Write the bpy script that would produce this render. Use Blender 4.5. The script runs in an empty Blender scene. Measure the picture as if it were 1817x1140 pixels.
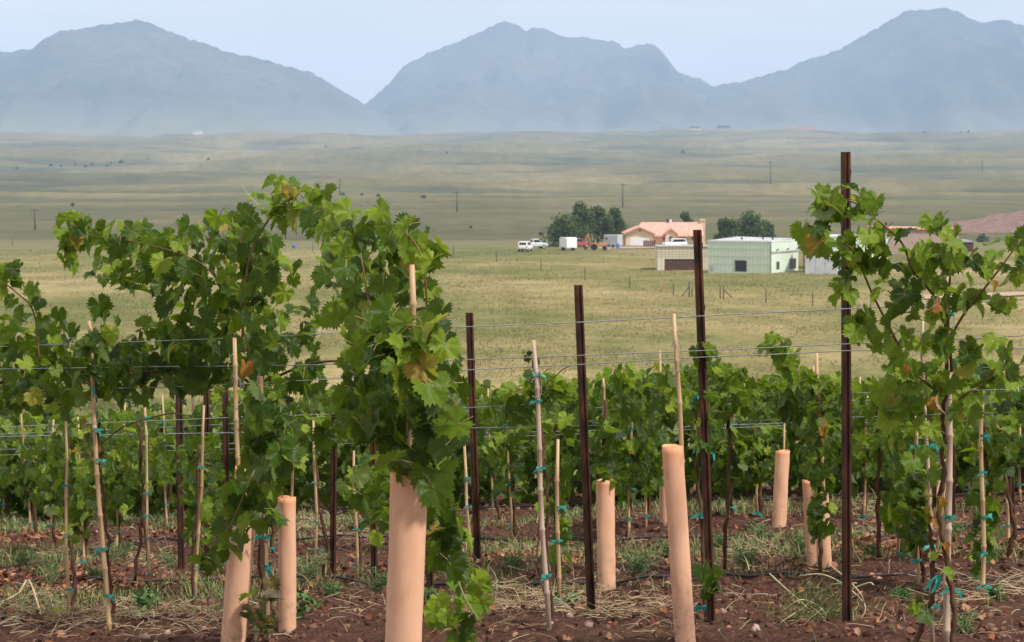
import bpy, math, random
import numpy as np
from mathutils import Vector, Matrix

random.seed(7)
rng = np.random.default_rng(11)
sc = bpy.context.scene
R = math.radians

# ------------------------------------------------------------------ camera
F = 4100.0                      # focal length in pixels of the 1817 px wide photograph
CX, CY = 908.5, 570.0
CAM_Z = 1.23
PITCH = math.atan((CY - 330.0) / F)
cam = bpy.data.cameras.new('camera')
cam.sensor_width = 36.0
cam.lens = 36.0 * F / 1817.0
cam.clip_start = 0.1
cam.clip_end = 60000
cam.dof.use_dof = True
cam.dof.focus_distance = 9.6
cam.dof.aperture_fstop = 14.0
cam_o = bpy.data.objects.new('camera', cam)
cam_o.location = (0, 0, CAM_Z)
cam_o.rotation_euler = (math.pi / 2 - PITCH, 0, 0)
sc.collection.objects.link(cam_o)
sc.camera = cam_o

# ------------------------------------------------------------------ sky, sun, exposure
SUN_EL, SUN_AZ = R(54), R(124)   # azimuth measured from +Y (view direction) towards +X
world = bpy.data.worlds.new('World')
sc.world = world
world.use_nodes = True
wn = world.node_tree
for n in list(wn.nodes):
    wn.nodes.remove(n)
w_out = wn.nodes.new('ShaderNodeOutputWorld')
w_bg = wn.nodes.new('ShaderNodeBackground')
w_sky = wn.nodes.new('ShaderNodeTexSky')
w_sky.sky_type = 'NISHITA'
w_sky.sun_disc = False
w_sky.sun_elevation = SUN_EL
w_sky.sun_rotation = SUN_AZ
w_sky.air_density = 1.0
w_sky.dust_density = 2.0
w_tc = wn.nodes.new('ShaderNodeTexCoord')
w_map = wn.nodes.new('ShaderNodeMapping')
w_map.inputs['Scale'].default_value = (2.2, 2.2, 16.0)
w_noise = wn.nodes.new('ShaderNodeTexNoise')
w_noise.inputs['Scale'].default_value = 1.6
w_noise.inputs['Detail'].default_value = 5
w_ramp = wn.nodes.new('ShaderNodeValToRGB')
w_ramp.color_ramp.elements[0].position = 0.30
w_ramp.color_ramp.elements[0].color = (0.5, 0.5, 0.5, 1)
w_ramp.color_ramp.elements[1].position = 0.72
w_ramp.color_ramp.elements[1].color = (0.97, 0.97, 0.97, 1)
w_mix = wn.nodes.new('ShaderNodeMixRGB')
w_mix.inputs['Color2'].default_value = (11.2, 10.5, 9.8, 1)      # thin bright cloud veil
wn.links.new(w_tc.outputs['Generated'], w_map.inputs['Vector'])
wn.links.new(w_map.outputs['Vector'], w_noise.inputs['Vector'])
wn.links.new(w_noise.outputs['Fac'], w_ramp.inputs['Fac'])
wn.links.new(w_ramp.outputs['Color'], w_mix.inputs['Fac'])
wn.links.new(w_sky.outputs['Color'], w_mix.inputs['Color1'])
wn.links.new(w_mix.outputs['Color'], w_bg.inputs['Color'])
w_bg.inputs['Strength'].default_value = 0.084
wn.links.new(w_bg.outputs['Background'], w_out.inputs['Surface'])

sun = bpy.data.lights.new('sun', 'SUN')
sun.energy = 3.8
sun.angle = R(5)
sun.color = (1.0, 0.95, 0.87)
sun_o = bpy.data.objects.new('sun', sun)
sd = Vector((math.sin(SUN_AZ) * math.cos(SUN_EL), math.cos(SUN_AZ) * math.cos(SUN_EL), math.sin(SUN_EL)))
sun_o.rotation_euler = sd.to_track_quat('Z', 'Y').to_euler()
sun_o.location = (20, 20, 60)
sc.collection.objects.link(sun_o)

sc.view_settings.view_transform = 'Standard'
sc.view_settings.look = 'None'
sc.view_settings.gamma = 1.0
sc.view_settings.use_curve_mapping = False
sc.view_settings.exposure = 0.5
sc.render.engine = 'CYCLES'
cy = sc.cycles
cy.use_denoising = True
cy.max_bounces = 6
cy.diffuse_bounces = 3
cy.glossy_bounces = 2
cy.transmission_bounces = 4
cy.transparent_max_bounces = 8
cy.volume_bounces = 1
cy.sample_clamp_indirect = 8

# ------------------------------------------------------------------ pixel -> place
CP, SP = math.cos(PITCH), math.sin(PITCH)
LAT, FALL = 0.06, 0.069         # the vineyard slope: rises to the right, falls away from us
ROWC = 0.5                      # the rows come nearer towards the right: y + ROWC * x = const


def ray(px, py):
    u, v = (px - CX) / F, (CY - py) / F
    return Vector((u, CP + v * SP, -SP + v * CP))


def at(px, py, y):
    d = ray(px, py)
    return Vector((0, 0, CAM_Z)) + d * (y / d.y)


def on_row(px, py, y0):
    d = ray(px, py)
    return Vector((0, 0, CAM_Z)) + d * (y0 / (d.y + ROWC * d.x))


def on_slope(px, py):
    d = ray(px, py)
    t = CAM_Z / (-d.z - FALL * d.y + LAT * d.x)
    return Vector((0, 0, CAM_Z)) + d * t


def vnoise(x, y, seed=0):
    """smooth value noise, numpy"""
    x = np.asarray(x, float); y = np.asarray(y, float)
    xi = np.floor(x).astype(np.int64); yi = np.floor(y).astype(np.int64)
    fx = x - xi; fy = y - yi
    fx = fx * fx * fx * (fx * (fx * 6 - 15) + 10); fy = fy * fy * fy * (fy * (fy * 6 - 15) + 10)

    def h(a, b):
        n = (a * 374761393 + b * 668265263 + seed * 1442695041) & 0x7fffffff
        n = ((n ^ (n >> 13)) * 1274126177) & 0x7fffffff
        return ((n ^ (n >> 16)) & 0xffff) / 32767.5 - 1.0
    a = h(xi, yi); b = h(xi + 1, yi); c = h(xi, yi + 1); d = h(xi + 1, yi + 1)
    return (a * (1 - fx) + b * fx) * (1 - fy) + (c * (1 - fx) + d * fx) * fy


def fbm(x, y, octv=4, seed=0, gain=0.5):
    s = 0; amp = 1.0; f = 1.0
    for k in range(octv):
        s = s + amp * vnoise(np.asarray(x) * f + 17.3 * k, np.asarray(y) * f - 9.1 * k, seed + k)
        amp *= gain; f *= 2.03
    return s


PROF = [(-400, 20.0), (-40, 2.8), (0, 0.0), (18, -1.242), (22, -1.66), (30, -2.6), (60, -6.0), (95, -9.3), (135, -11.1), (200, -11.0),
        (270, -10.8), (330, -10.75), (400, -10.9), (470, -11.05), (600, -10.8), (800, -9.9), (980, -8.0), (1500, -2.4), (2200, 10.0),
        (3000, 31.0), (4000, 66.0), (5000, 106.0), (5400, 120.0), (5700, 120.0), (6200, 100.0), (7500, 60.0)]
PY_, PZ_ = np.array([p[0] for p in PROF], float), np.array([p[1] for p in PROF], float)


def ground(x, y, fine=False):
    x = np.asarray(x, float); y = np.asarray(y, float)
    z = np.interp(y, PY_, PZ_)
    k = np.clip((y - 25) / 50, 0, 1)
    z = z + LAT * np.clip(x, -14, 14) * (1 - k)
    far = np.clip((y - 120) / 250, 0, 1)
    z = z + far * 0.5 * fbm(x / 60, y / 45, 3, 5)
    f2 = np.clip((y - 700) / 900, 0, 1)
    rid = 1 - np.abs(fbm(x / 620 + 0.4 * vnoise(x / 900, y / 500, 3), y / 300, 3, 21, 0.42))
    z = z + f2 * np.clip(y / 2400, 0, 1.7) * 20.0 * (rid - 0.6)
    z = z + np.clip((y - 900) / 1200, 0, 1) * (6.0 * fbm((x + 0.35 * y) / 190, (y - 0.3 * x) / 330, 3, 51, 0.5) + 7.0 * vnoise((x - 0.25 * y) / 380, y / 520, 57))
    f3 = np.clip((y - 3500) / 1500, 0, 1)
    z = z + f3 * 9.0 * vnoise(x / 700 + 3.1, y / 900, 8)
    if fine:
        near = np.clip((26 - y) / 4, 0, 1) * np.clip((y - 2) / 3, 0, 1)
        rowpos = np.mod(y + ROWC * x - 9.67 + 1.32, 2.64) - 1.32
        z = z + near * (0.035 * np.exp(-(rowpos / 0.45) ** 2) + 0.030 * fbm(x * 1.7, y * 1.7, 3, 31) + 0.016 * fbm(x * 9, y * 9, 3, 41))
    return z


def gz(x, y):
    return float(ground(x, y, True))


def march(px, py, y_min=60.0, y_max=6500.0):
    """first point of the terrain along the pixel's ray beyond y_min"""
    d = ray(px, py)
    ys = np.geomspace(y_min, y_max, 3000)
    xs = d.x / d.y * ys
    zr = CAM_Z + d.z / d.y * ys
    hit = np.nonzero(zr <= ground(xs, ys))[0]
    k = hit[0] if len(hit) else len(ys) - 1
    return Vector((xs[k], ys[k], float(ground(xs[k], ys[k]))))


# ------------------------------------------------------------------ object helpers
COL = sc.collection


def new_mesh(name, verts, faces, mats, smooth=False, midx=None):
    me = bpy.data.meshes.new(name)
    me.from_pydata([tuple(v) for v in verts], [], [tuple(f) for f in faces])
    for m in (mats if isinstance(mats, (list, tuple)) else [mats]):
        me.materials.append(m)
    if midx is not None:
        me.polygons.foreach_set('material_index', midx)
    if smooth:
        me.polygons.foreach_set('use_smooth', [True] * len(me.polygons))
    me.update()
    return me


def np_mesh(name, V, T, mat, smooth=False):
    """V (n,3) float, T (m,k) int, all faces with k corners"""
    V = np.asarray(V, np.float32); T = np.asarray(T, np.int32)
    me = bpy.data.meshes.new(name)
    me.vertices.add(len(V)); me.vertices.foreach_set('co', V.ravel())
    k = T.shape[1]
    me.loops.add(T.size); me.loops.foreach_set('vertex_index', T.ravel())
    me.polygons.add(len(T))
    me.polygons.foreach_set('loop_start', np.arange(0, T.size, k, dtype=np.int32))
    me.polygons.foreach_set('loop_total', np.full(len(T), k, np.int32))
    if smooth:
        me.polygons.foreach_set('use_smooth', np.ones(len(T), bool))
    for m in (mat if isinstance(mat, (list, tuple)) else [mat]):
        me.materials.append(m)
    me.update(calc_edges=True)
    me.validate()
    return me


def link(name, me, parent=None, loc=None):
    o = bpy.data.objects.new(name, me)
    COL.objects.link(o)
    if parent is not None:
        o.parent = parent
    if loc is not None:
        o.location = loc
    return o


def tag(o, label=None, cat=None, group=None, kind=None):
    if label: o['label'] = label
    if cat: o['category'] = cat
    if group: o['group'] = group
    if kind: o['kind'] = kind
    return o


def empty(name, loc, label, cat, group=None, rz=0.0):
    e = link(name, None, None, loc)
    e.rotation_euler = (0, 0, rz)
    return tag(e, label, cat, group)


class MB:
    """collects simple shapes for one mesh"""
    def __init__(self):
        self.v = []; self.f = []; self.m = []

    def add(self, vs, fs, mi=0):
        b = len(self.v)
        self.v += [Vector(v) for v in vs]
        self.f += [tuple(i + b for i in f) for f in fs]
        self.m += [mi] * len(fs)
        return self

    def box(self, x0, x1, y0, y1, z0, z1, mi=0):
        vs = [(x0, y0, z0), (x1, y0, z0), (x1, y1, z0), (x0, y1, z0), (x0, y0, z1), (x1, y0, z1), (x1, y1, z1), (x0, y1, z1)]
        return self.add(vs, [(0, 3, 2, 1), (4, 5, 6, 7), (0, 1, 5, 4), (1, 2, 6, 5), (2, 3, 7, 6), (3, 0, 4, 7)], mi)

    def prism(self, pts, y0, y1, mi=0):
        """polygon in x,z pushed along y"""
        n = len(pts)
        vs = [(p[0], y0, p[1]) for p in pts] + [(p[0], y1, p[1]) for p in pts]
        fs = [tuple(range(n)), tuple(range(2 * n - 1, n - 1, -1))]
        fs += [(i, i + n, (i + 1) % n + n, (i + 1) % n) for i in range(n)]
        return self.add(vs, fs, mi)

    def tube(self, pts, rad, sides=6, mi=0, cap=True):
        pts = [Vector(p) for p in pts]
        n = len(pts)
        if not isinstance(rad, (list, tuple)):
            rad = [rad] * n
        vs = []
        up = None
        for i, p in enumerate(pts):
            t = (pts[min(i + 1, n - 1)] - pts[max(i - 1, 0)]).normalized()
            if up is None:
                up = Vector((0, 1, 0)) if abs(t.y) < 0.9 else Vector((1, 0, 0))
            a = t.cross(up).normalized()
            b = t.cross(a).normalized()
            up = -b if False else up
            for k in range(sides):
                an = 2 * math.pi * k / sides
                vs.append(p + (a * math.cos(an) + b * math.sin(an)) * rad[i])
        fs = []
        for i in range(n - 1):
            for k in range(sides):
                k2 = (k + 1) % sides
                fs.append((i * sides + k, i * sides + k2, (i + 1) * sides + k2, (i + 1) * sides + k))
        if cap:
            fs.append(tuple(range(sides - 1, -1, -1)))
            fs.append(tuple((n - 1) * sides + k for k in range(sides)))
        return self.add(vs, fs, mi)

    def build(self, name, mats, parent=None, loc=None, smooth=False, bevel=None):
        me = new_mesh(name, self.v, self.f, mats, smooth, self.m)
        o = link(name, me, parent, loc)
        if bevel:
            b = o.modifiers.new('bevel', 'BEVEL'); b.width = bevel; b.segments = 2; b.limit_method = 'ANGLE'
        return o


def curve_pts(pts, n=6):
    """Catmull-Rom through the points"""
    P = [Vector(p) for p in pts]
    if len(P) < 3:
        return [P[0].lerp(P[-1], i / n) for i in range(n + 1)]
    P = [P[0] * 2 - P[1]] + P + [P[-1] * 2 - P[-2]]
    out = []
    for i in range(1, len(P) - 2):
        p0, p1, p2, p3 = P[i - 1:i + 3]
        for k in range(n):
            t = k / n
            out.append(0.5 * ((2 * p1) + (p2 - p0) * t + (2 * p0 - 5 * p1 + 4 * p2 - p3) * t * t + (3 * p1 - p0 - 3 * p2 + p3) * t ** 3))
    out.append(P[-2])
    return out


ORD = ['first', 'second', 'third', 'fourth', 'fifth', 'sixth', 'seventh', 'eighth', 'ninth', 'tenth', 'eleventh', 'twelfth',
       'thirteenth', 'fourteenth', 'fifteenth', 'sixteenth', 'seventeenth', 'eighteenth', 'nineteenth', 'twentieth']

# ------------------------------------------------------------------ materials


def mat(name, build):
    m = bpy.data.materials.new(name)
    m.use_nodes = True
    nt = m.node_tree
    for n in list(nt.nodes):
        nt.nodes.remove(n)
    out = nt.nodes.new('ShaderNodeOutputMaterial')
    s = build(nt, nt.nodes.new, nt.links.new)
    nt.links.new(s, out.inputs['Surface'])
    return m


def ramp(nt, fac, stops):
    r = nt.nodes.new('ShaderNodeValToRGB')
    el = r.color_ramp.elements
    while len(el) < len(stops):
        el.new(0.5)
    for e, (p, c) in zip(el, stops):
        e.position = p; e.color = (c[0], c[1], c[2], 1)
    nt.links.new(fac, r.inputs['Fac'])
    return r.outputs['Color']


def nnoise(nt, scale, detail=4, coord='Object', stretch=None, rough=0.55, dist=0.0):
    tc = nt.nodes.new('ShaderNodeTexCoord')
    v = tc.outputs[coord]
    if stretch:
        mp = nt.nodes.new('ShaderNodeMapping'); mp.inputs['Scale'].default_value = stretch
        nt.links.new(v, mp.inputs['Vector']); v = mp.outputs['Vector']
    n = nt.nodes.new('ShaderNodeTexNoise')
    n.inputs['Scale'].default_value = scale
    n.inputs['Detail'].default_value = detail
    n.inputs['Roughness'].default_value = rough
    n.inputs['Distortion'].default_value = dist
    nt.links.new(v, n.inputs['Vector'])
    return n.outputs['Fac']


def mixc(nt, fac, a, b, mode='MIX'):
    m = nt.nodes.new('ShaderNodeMixRGB'); m.blend_type = mode
    for sock, val in (('Fac', fac), ('Color1', a), ('Color2', b)):
        if isinstance(val, (int, float)):
            m.inputs[sock].default_value = val
        elif isinstance(val, tuple):
            m.inputs[sock].default_value = (*val, 1)
        else:
            nt.links.new(val, m.inputs[sock])
    return m.outputs['Color']


def principled(nt, col, rough=0.7, spec=0.3, metal=0.0, bump=None, bstr=0.3, bdist=0.02):
    p = nt.nodes.new('ShaderNodeBsdfPrincipled')
    if isinstance(col, tuple):
        p.inputs['Base Color'].default_value = (*col, 1)
    else:
        nt.links.new(col, p.inputs['Base Color'])
    if isinstance(rough, (int, float)):
        p.inputs['Roughness'].default_value = rough
    else:
        nt.links.new(rough, p.inputs['Roughness'])
    p.inputs['Specular IOR Level'].default_value = spec
    p.inputs['Metallic'].default_value = metal
    if bump is not None:
        b = nt.nodes.new('ShaderNodeBump')
        b.inputs['Strength'].default_value = bstr
        b.inputs['Distance'].default_value = bdist
        nt.links.new(bump, b.inputs['Height'])
        nt.links.new(b.outputs['Normal'], p.inputs['Normal'])
    return p.outputs['BSDF']


def simple(name, a, b, scale, rough=0.8, spec=0.2, metal=0.0, bstr=0.25, bdist=0.01, stretch=None, detail=5, lo=0.35, hi=0.68):
    def f(nt, N, L):
        n = nnoise(nt, scale, detail, stretch=stretch)
        c = ramp(nt, n, [(lo, a), (hi, b)])
        return principled(nt, c, rough, spec, metal, n, bstr, bdist)
    return mat(name, f)


def leaf_mat(name, stops, per, back, transl=0.32, rough=0.42, spec=0.15):
    """per = 'object' or 'island': where one leaf's own shade comes from"""
    def f(nt, N, L):
        geo = N('ShaderNodeNewGeometry')
        if per == 'object':
            rnd = N('ShaderNodeObjectInfo').outputs['Random']
        else:
            rnd = geo.outputs['Random Per Island']
        c = ramp(nt, rnd, stops)
        n = nnoise(nt, 2.6, 3)
        c = mixc(nt, 0.35, c, ramp(nt, n, [(0.3, (0.35, 0.4, 0.3)), (0.7, (1.0, 1.0, 0.75))]), 'MULTIPLY')
        c2 = mixc(nt, geo.outputs['Backfacing'], c, mixc(nt, 0.55, c, back))
        b = principled(nt, c2, rough, spec, 0, nnoise(nt, 5, 3), 0.35, 0.02)
        t = N('ShaderNodeBsdfTranslucent')
        tcol = mixc(nt, 0.6, c, (0.42, 0.62, 0.03))
        L(tcol, t.inputs['Color'])
        mx = N('ShaderNodeMixShader'); mx.inputs[0].default_value = transl
        L(b, mx.inputs[1]); L(t.outputs[0], mx.inputs[2])
        return mx.outputs[0]
    return mat(name, f)


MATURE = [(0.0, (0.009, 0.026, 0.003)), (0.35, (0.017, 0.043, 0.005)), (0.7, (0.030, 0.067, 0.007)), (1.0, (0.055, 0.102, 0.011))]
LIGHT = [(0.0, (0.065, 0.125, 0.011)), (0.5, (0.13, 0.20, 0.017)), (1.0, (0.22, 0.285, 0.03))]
YOUNG = [(0.0, (0.14, 0.24, 0.03)), (0.6, (0.24, 0.30, 0.05)), (0.85, (0.36, 0.26, 0.06)), (1.0, (0.40, 0.20, 0.05))]
DRYL = [(0.0, (0.22, 0.06, 0.02)), (0.5, (0.34, 0.13, 0.03)), (1.0, (0.16, 0.09, 0.05))]
DARKDRY = [(0.0, (0.03, 0.035, 0.018)), (0.5, (0.05, 0.05, 0.02)), (1.0, (0.10, 0.055, 0.02))]
BACK = (0.13, 0.18, 0.07)
M_LEAF = leaf_mat('leaf_mature', MATURE, 'object', BACK)
M_LIGHT = leaf_mat('leaf_light', LIGHT, 'object', BACK)
M_YOUNG = leaf_mat('leaf_young', YOUNG, 'object', (0.4, 0.42, 0.25), 0.45)
M_DRY = leaf_mat('leaf_dry', DRYL, 'object', (0.4, 0.3, 0.25), 0.3, 0.7, 0.2)
M_DARK = leaf_mat('leaf_withered', DARKDRY, 'object', (0.2, 0.15, 0.1), 0.15, 0.7, 0.2)
M_LEAF_I = leaf_mat('leaf_mass', MATURE, 'island', BACK)
M_STEM = simple('vine_shoot', (0.13, 0.055, 0.028), (0.20, 0.14, 0.05), 12, 0.6)
M_PET = simple('petiole', (0.22, 0.12, 0.05), (0.20, 0.24, 0.07), 12, 0.6)
M_TEND = simple('tendril', (0.35, 0.38, 0.14), (0.5, 0.48, 0.22), 12, 0.6)
M_BARK = simple('vine_bark', (0.05, 0.025, 0.015), (0.14, 0.075, 0.045), 60, 0.9, 0.1, 0, 0.6, 0.006, (1, 1, 0.2))
M_BAMBOO = simple('bamboo', (0.33, 0.20, 0.10), (0.50, 0.35, 0.20), 14, 0.5, 0.35, 0, 0.12, 0.004, (6, 6, 0.5))
M_BAMBOO2 = simple('bamboo_pale', (0.33, 0.23, 0.165), (0.49, 0.365, 0.28), 14, 0.5, 0.35, 0, 0.12, 0.004, (6, 6, 0.5))
M_WOOD = simple('stake_wood', (0.14, 0.09, 0.055), (0.30, 0.21, 0.14), 20, 0.8, 0.2, 0, 0.4, 0.004, (6, 6, 0.5))
M_STEEL = simple('rusted_steel', (0.018, 0.009, 0.007), (0.105, 0.040, 0.020), 9, 0.66, 0.3, 0.2, 0.5, 0.003, (3, 3, 0.9), 8, 0.36, 0.70)
M_WIRE = simple('wire', (0.28, 0.29, 0.31), (0.44, 0.45, 0.47), 30, 0.45, 0.5, 0.6)
M_HOSE = simple('hose', (0.018, 0.018, 0.02), (0.045, 0.045, 0.05), 8, 0.5, 0.4)
M_TAPE = simple('tie_tape', (0.0, 0.15, 0.125), (0.03, 0.30, 0.255), 9, 0.4, 0.4)


def tube_mat(nt, N, L):
    tc = N('ShaderNodeTexCoord')
    sx = N('ShaderNodeSeparateXYZ'); L(tc.outputs['Object'], sx.inputs[0])
    n = nnoise(nt, 3.2, 5, stretch=(1, 1, 0.7))
    c = ramp(nt, n, [(0.3, (0.80, 0.47, 0.29)), (0.7, (0.86, 0.55, 0.38))])
    n2 = nnoise(nt, 9, 4, stretch=(1, 1, 0.5), dist=0.6)
    spots = ramp(nt, n2, [(0.55, (0, 0, 0)), (0.74, (0.8, 0.8, 0.8))])
    c = mixc(nt, spots, c, (0.62, 0.30, 0.15))
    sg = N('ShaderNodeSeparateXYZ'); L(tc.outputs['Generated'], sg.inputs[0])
    c = mixc(nt, ramp(nt, sg.outputs['Z'], [(0.90, (0, 0, 0)), (0.995, (0.5, 0.5, 0.5))]), c, (0.80, 0.30, 0.10))  # deeper orange towards the mouth: light glowing through the wall, painted in
    mud = mixc(nt, 1.0, ramp(nt, sg.outputs['Z'], [(0.05, (0.9, 0.9, 0.9)), (0.5, (0, 0, 0))]), ramp(nt, nnoise(nt, 22, 6, rough=0.7), [(0.48, (0, 0, 0)), (0.66, (1, 1, 1))]), 'MULTIPLY')
    c = mixc(nt, mud, c, (0.24, 0.14, 0.10))
    p = principled(nt, c, 0.62, 0.25, 0, nnoise(nt, 9, 5, stretch=(1, 1, 0.35)), 0.3, 0.012)
    t = N('ShaderNodeBsdfTranslucent'); t.inputs['Color'].default_value = (0.80, 0.36, 0.14, 1)
    mx = N('ShaderNodeMixShader'); mx.inputs[0].default_value = 0.25
    L(p, mx.inputs[1]); L(t.outputs[0], mx.inputs[2])
    return mx.outputs[0]


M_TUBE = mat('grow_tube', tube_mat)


def soil_mat(nt, N, L):
    n1 = nnoise(nt, 1.1, 6)
    n2 = nnoise(nt, 26, 6, rough=0.7)
    c = ramp(nt, n2, [(0.28, (0.046, 0.019, 0.013)), (0.5, (0.098, 0.043, 0.030)), (0.72, (0.18, 0.092, 0.067))])
    c = mixc(nt, ramp(nt, n1, [(0.45, (0, 0, 0)), (0.7, (0.35, 0.35, 0.35))]), c, (0.12, 0.085, 0.045))
    tc = N('ShaderNodeTexCoord')
    vo = N('ShaderNodeTexVoronoi'); vo.inputs['Scale'].default_value = 34
    L(tc.outputs['Object'], vo.inputs['Vector'])
    peb = ramp(nt, vo.outputs['Distance'], [(0.12, (1, 1, 1)), (0.2, (0, 0, 0))])
    pick = N('ShaderNodeSeparateColor'); L(vo.outputs['Color'], pick.inputs[0])
    pk = ramp(nt, pick.outputs[0], [(0.72, (0, 0, 0)), (0.76, (1, 1, 1))])
    both = mixc(nt, 1.0, peb, pk, 'MULTIPLY')
    c = mixc(nt, both, c, (0.30, 0.20, 0.16))
    return principled(nt, c, 0.95, 0.1, 0, n2, 1.0, 0.05)


def field_mat(nt, N, L):
    n1 = nnoise(nt, 0.026, 6, stretch=(1.0, 0.5, 1), rough=0.62)
    n2 = nnoise(nt, 0.30, 6, stretch=(0.8, 0.6, 1), rough=0.7)
    n3 = nnoise(nt, 1.6, 5, stretch=(1, 0.4, 1))
    c = ramp(nt, n1, [(0.38, (0.125, 0.135, 0.046)), (0.5, (0.205, 0.178, 0.074)), (0.62, (0.315, 0.255, 0.13))])
    c = mixc(nt, 0.6, c, ramp(nt, n2, [(0.32, (0.45, 0.52, 0.42)), (0.68, (1.3, 1.22, 1.25))]), 'MULTIPLY')
    c = mixc(nt, 0.4, c, ramp(nt, n3, [(0.32, (0.5, 0.55, 0.5)), (0.68, (1.2, 1.16, 1.1))]), 'MULTIPLY')
    geo = N('ShaderNodeNewGeometry')
    sp = N('ShaderNodeSeparateXYZ'); L(geo.outputs['Position'], sp.inputs[0])
    ad = N('ShaderNodeMath'); ad.operation = 'MULTIPLY_ADD'; ad.inputs[1].default_value = 160; L(n1, ad.inputs[0]); L(sp.outputs['Y'], ad.inputs[2])
    mr = N('ShaderNodeMapRange'); mr.inputs['From Min'].default_value = 440; mr.inputs['From Max'].default_value = 590
    L(ad.outputs[0], mr.inputs['Value'])
    c = mixc(nt, mr.outputs[0], c, mixc(nt, 0.5, (0.135, 0.130, 0.066), ramp(nt, n2, [(0.3, (0.07, 0.075, 0.035)), (0.7, (0.19, 0.17, 0.09))])))
    return principled(nt, c, 0.95, 0.05, 0, n2, 0.5, 0.5)


def plain_mat(nt, N, L):
    n1 = nnoise(nt, 0.0030, 6, stretch=(1.0, 0.25, 1), rough=0.6)
    n2 = nnoise(nt, 0.016, 6, stretch=(1.0, 0.3, 1), rough=0.66)
    n3 = nnoise(nt, 0.12, 5, stretch=(1, 0.25, 1))
    c = ramp(nt, n1, [(0.36, (0.085, 0.084, 0.045)), (0.5, (0.118, 0.108, 0.058)), (0.64, (0.160, 0.140, 0.080))])
    c = mixc(nt, 0.65, c, ramp(nt, n2, [(0.36, (0.74, 0.78, 0.74)), (0.64, (1.15, 1.12, 1.06))]), 'MULTIPLY')
    c = mixc(nt, 0.5, c, ramp(nt, n3, [(0.34, (0.55, 0.62, 0.52)), (0.66, (1.12, 1.1, 1.05))]), 'MULTIPLY')
    at_ = N('ShaderNodeAttribute'); at_.attribute_name = 'dry'     # paler crowns, darker hollows: dry grass plus painted light and shade of the swells
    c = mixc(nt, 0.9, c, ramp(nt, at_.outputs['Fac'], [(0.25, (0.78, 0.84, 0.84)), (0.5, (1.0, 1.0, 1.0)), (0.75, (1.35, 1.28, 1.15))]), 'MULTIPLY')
    return principled(nt, c, 0.95, 0.05)


M_SOIL, M_FIELD, M_PLAIN = mat('soil', soil_mat), mat('field_grass', field_mat), mat('plain_grass', plain_mat)


def mountain_mat(nt, N, L):
    n1 = nnoise(nt, 0.0012, 7, rough=0.65)
    n2 = nnoise(nt, 0.03, 7, rough=0.78)
    c = ramp(nt, n1, [(0.36, (0.040, 0.048, 0.032)), (0.64, (0.10, 0.095, 0.065))])
    c = mixc(nt, 0.8, c, ramp(nt, n2, [(0.40, (0.3, 0.35, 0.32)), (0.60, (1.35, 1.3, 1.2))]), 'MULTIPLY')
    geo = N('ShaderNodeNewGeometry')
    s = N('ShaderNodeSeparateXYZ'); L(geo.outputs['Position'], s.inputs[0])
    mr = N('ShaderNodeMapRange')
    mr.inputs['From Min'].default_value = 170; mr.inputs['From Max'].default_value = 290
    L(s.outputs['Z'], mr.inputs['Value'])
    c = mixc(nt, mr.outputs[0], (0.15, 0.145, 0.09), c)
    return principled(nt, c, 0.95, 0.05)


M_MOUNT = mat('mountain', mountain_mat)
M_REDDIRT = simple('red_dirt', (0.15, 0.095, 0.085), (0.23, 0.15, 0.135), 0.5, 0.95, 0.05, 0, 0.6, 0.3)

# ------------------------------------------------------------------ ground: one sheet from behind the camera to the far crest
ys = np.concatenate([np.linspace(-60, 7.4, 18, endpoint=False), np.arange(7.4, 20.0, 0.045), np.geomspace(20.0, 150, 50, endpoint=False),
                     np.geomspace(150, 700, 110, endpoint=False), np.geomspace(700, 7200, 330)])
tin = np.linspace(-0.27, 0.27, 331)
tout = 0.27 + np.geomspace(0.006, 1.6, 26)
ts = np.concatenate([-tout[::-1], tin, tout])
YY, TT = np.meshgrid(ys, ts, indexing='ij')
XX = TT * (np.maximum(YY, 0) + 9.0)
ZZ = ground(XX, YY, True)
nr, nc = XX.shape
V = np.stack([XX, YY, ZZ], -1).reshape(-1, 3)
i = np.arange(nr - 1)[:, None] * nc + np.arange(nc - 1)[None, :]
T = np.stack([i, i + 1, i + nc + 1, i + nc], -1).reshape(-1, 4)
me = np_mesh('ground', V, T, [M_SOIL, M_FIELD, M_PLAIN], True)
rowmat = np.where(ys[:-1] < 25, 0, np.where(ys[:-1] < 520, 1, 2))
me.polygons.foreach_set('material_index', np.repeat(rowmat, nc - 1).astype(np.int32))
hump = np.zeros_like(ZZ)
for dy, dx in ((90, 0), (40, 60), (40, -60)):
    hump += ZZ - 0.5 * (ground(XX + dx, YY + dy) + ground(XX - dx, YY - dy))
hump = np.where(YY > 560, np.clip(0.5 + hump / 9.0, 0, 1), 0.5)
att = me.attributes.new('dry', 'FLOAT', 'POINT')  # crest tone: dry grass and the painted light of the swells together
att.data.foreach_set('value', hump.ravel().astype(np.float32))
tag(link('ground', me), kind='structure')

# ------------------------------------------------------------------ mountains: skylines read from the photograph, built as rounded ranges


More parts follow.
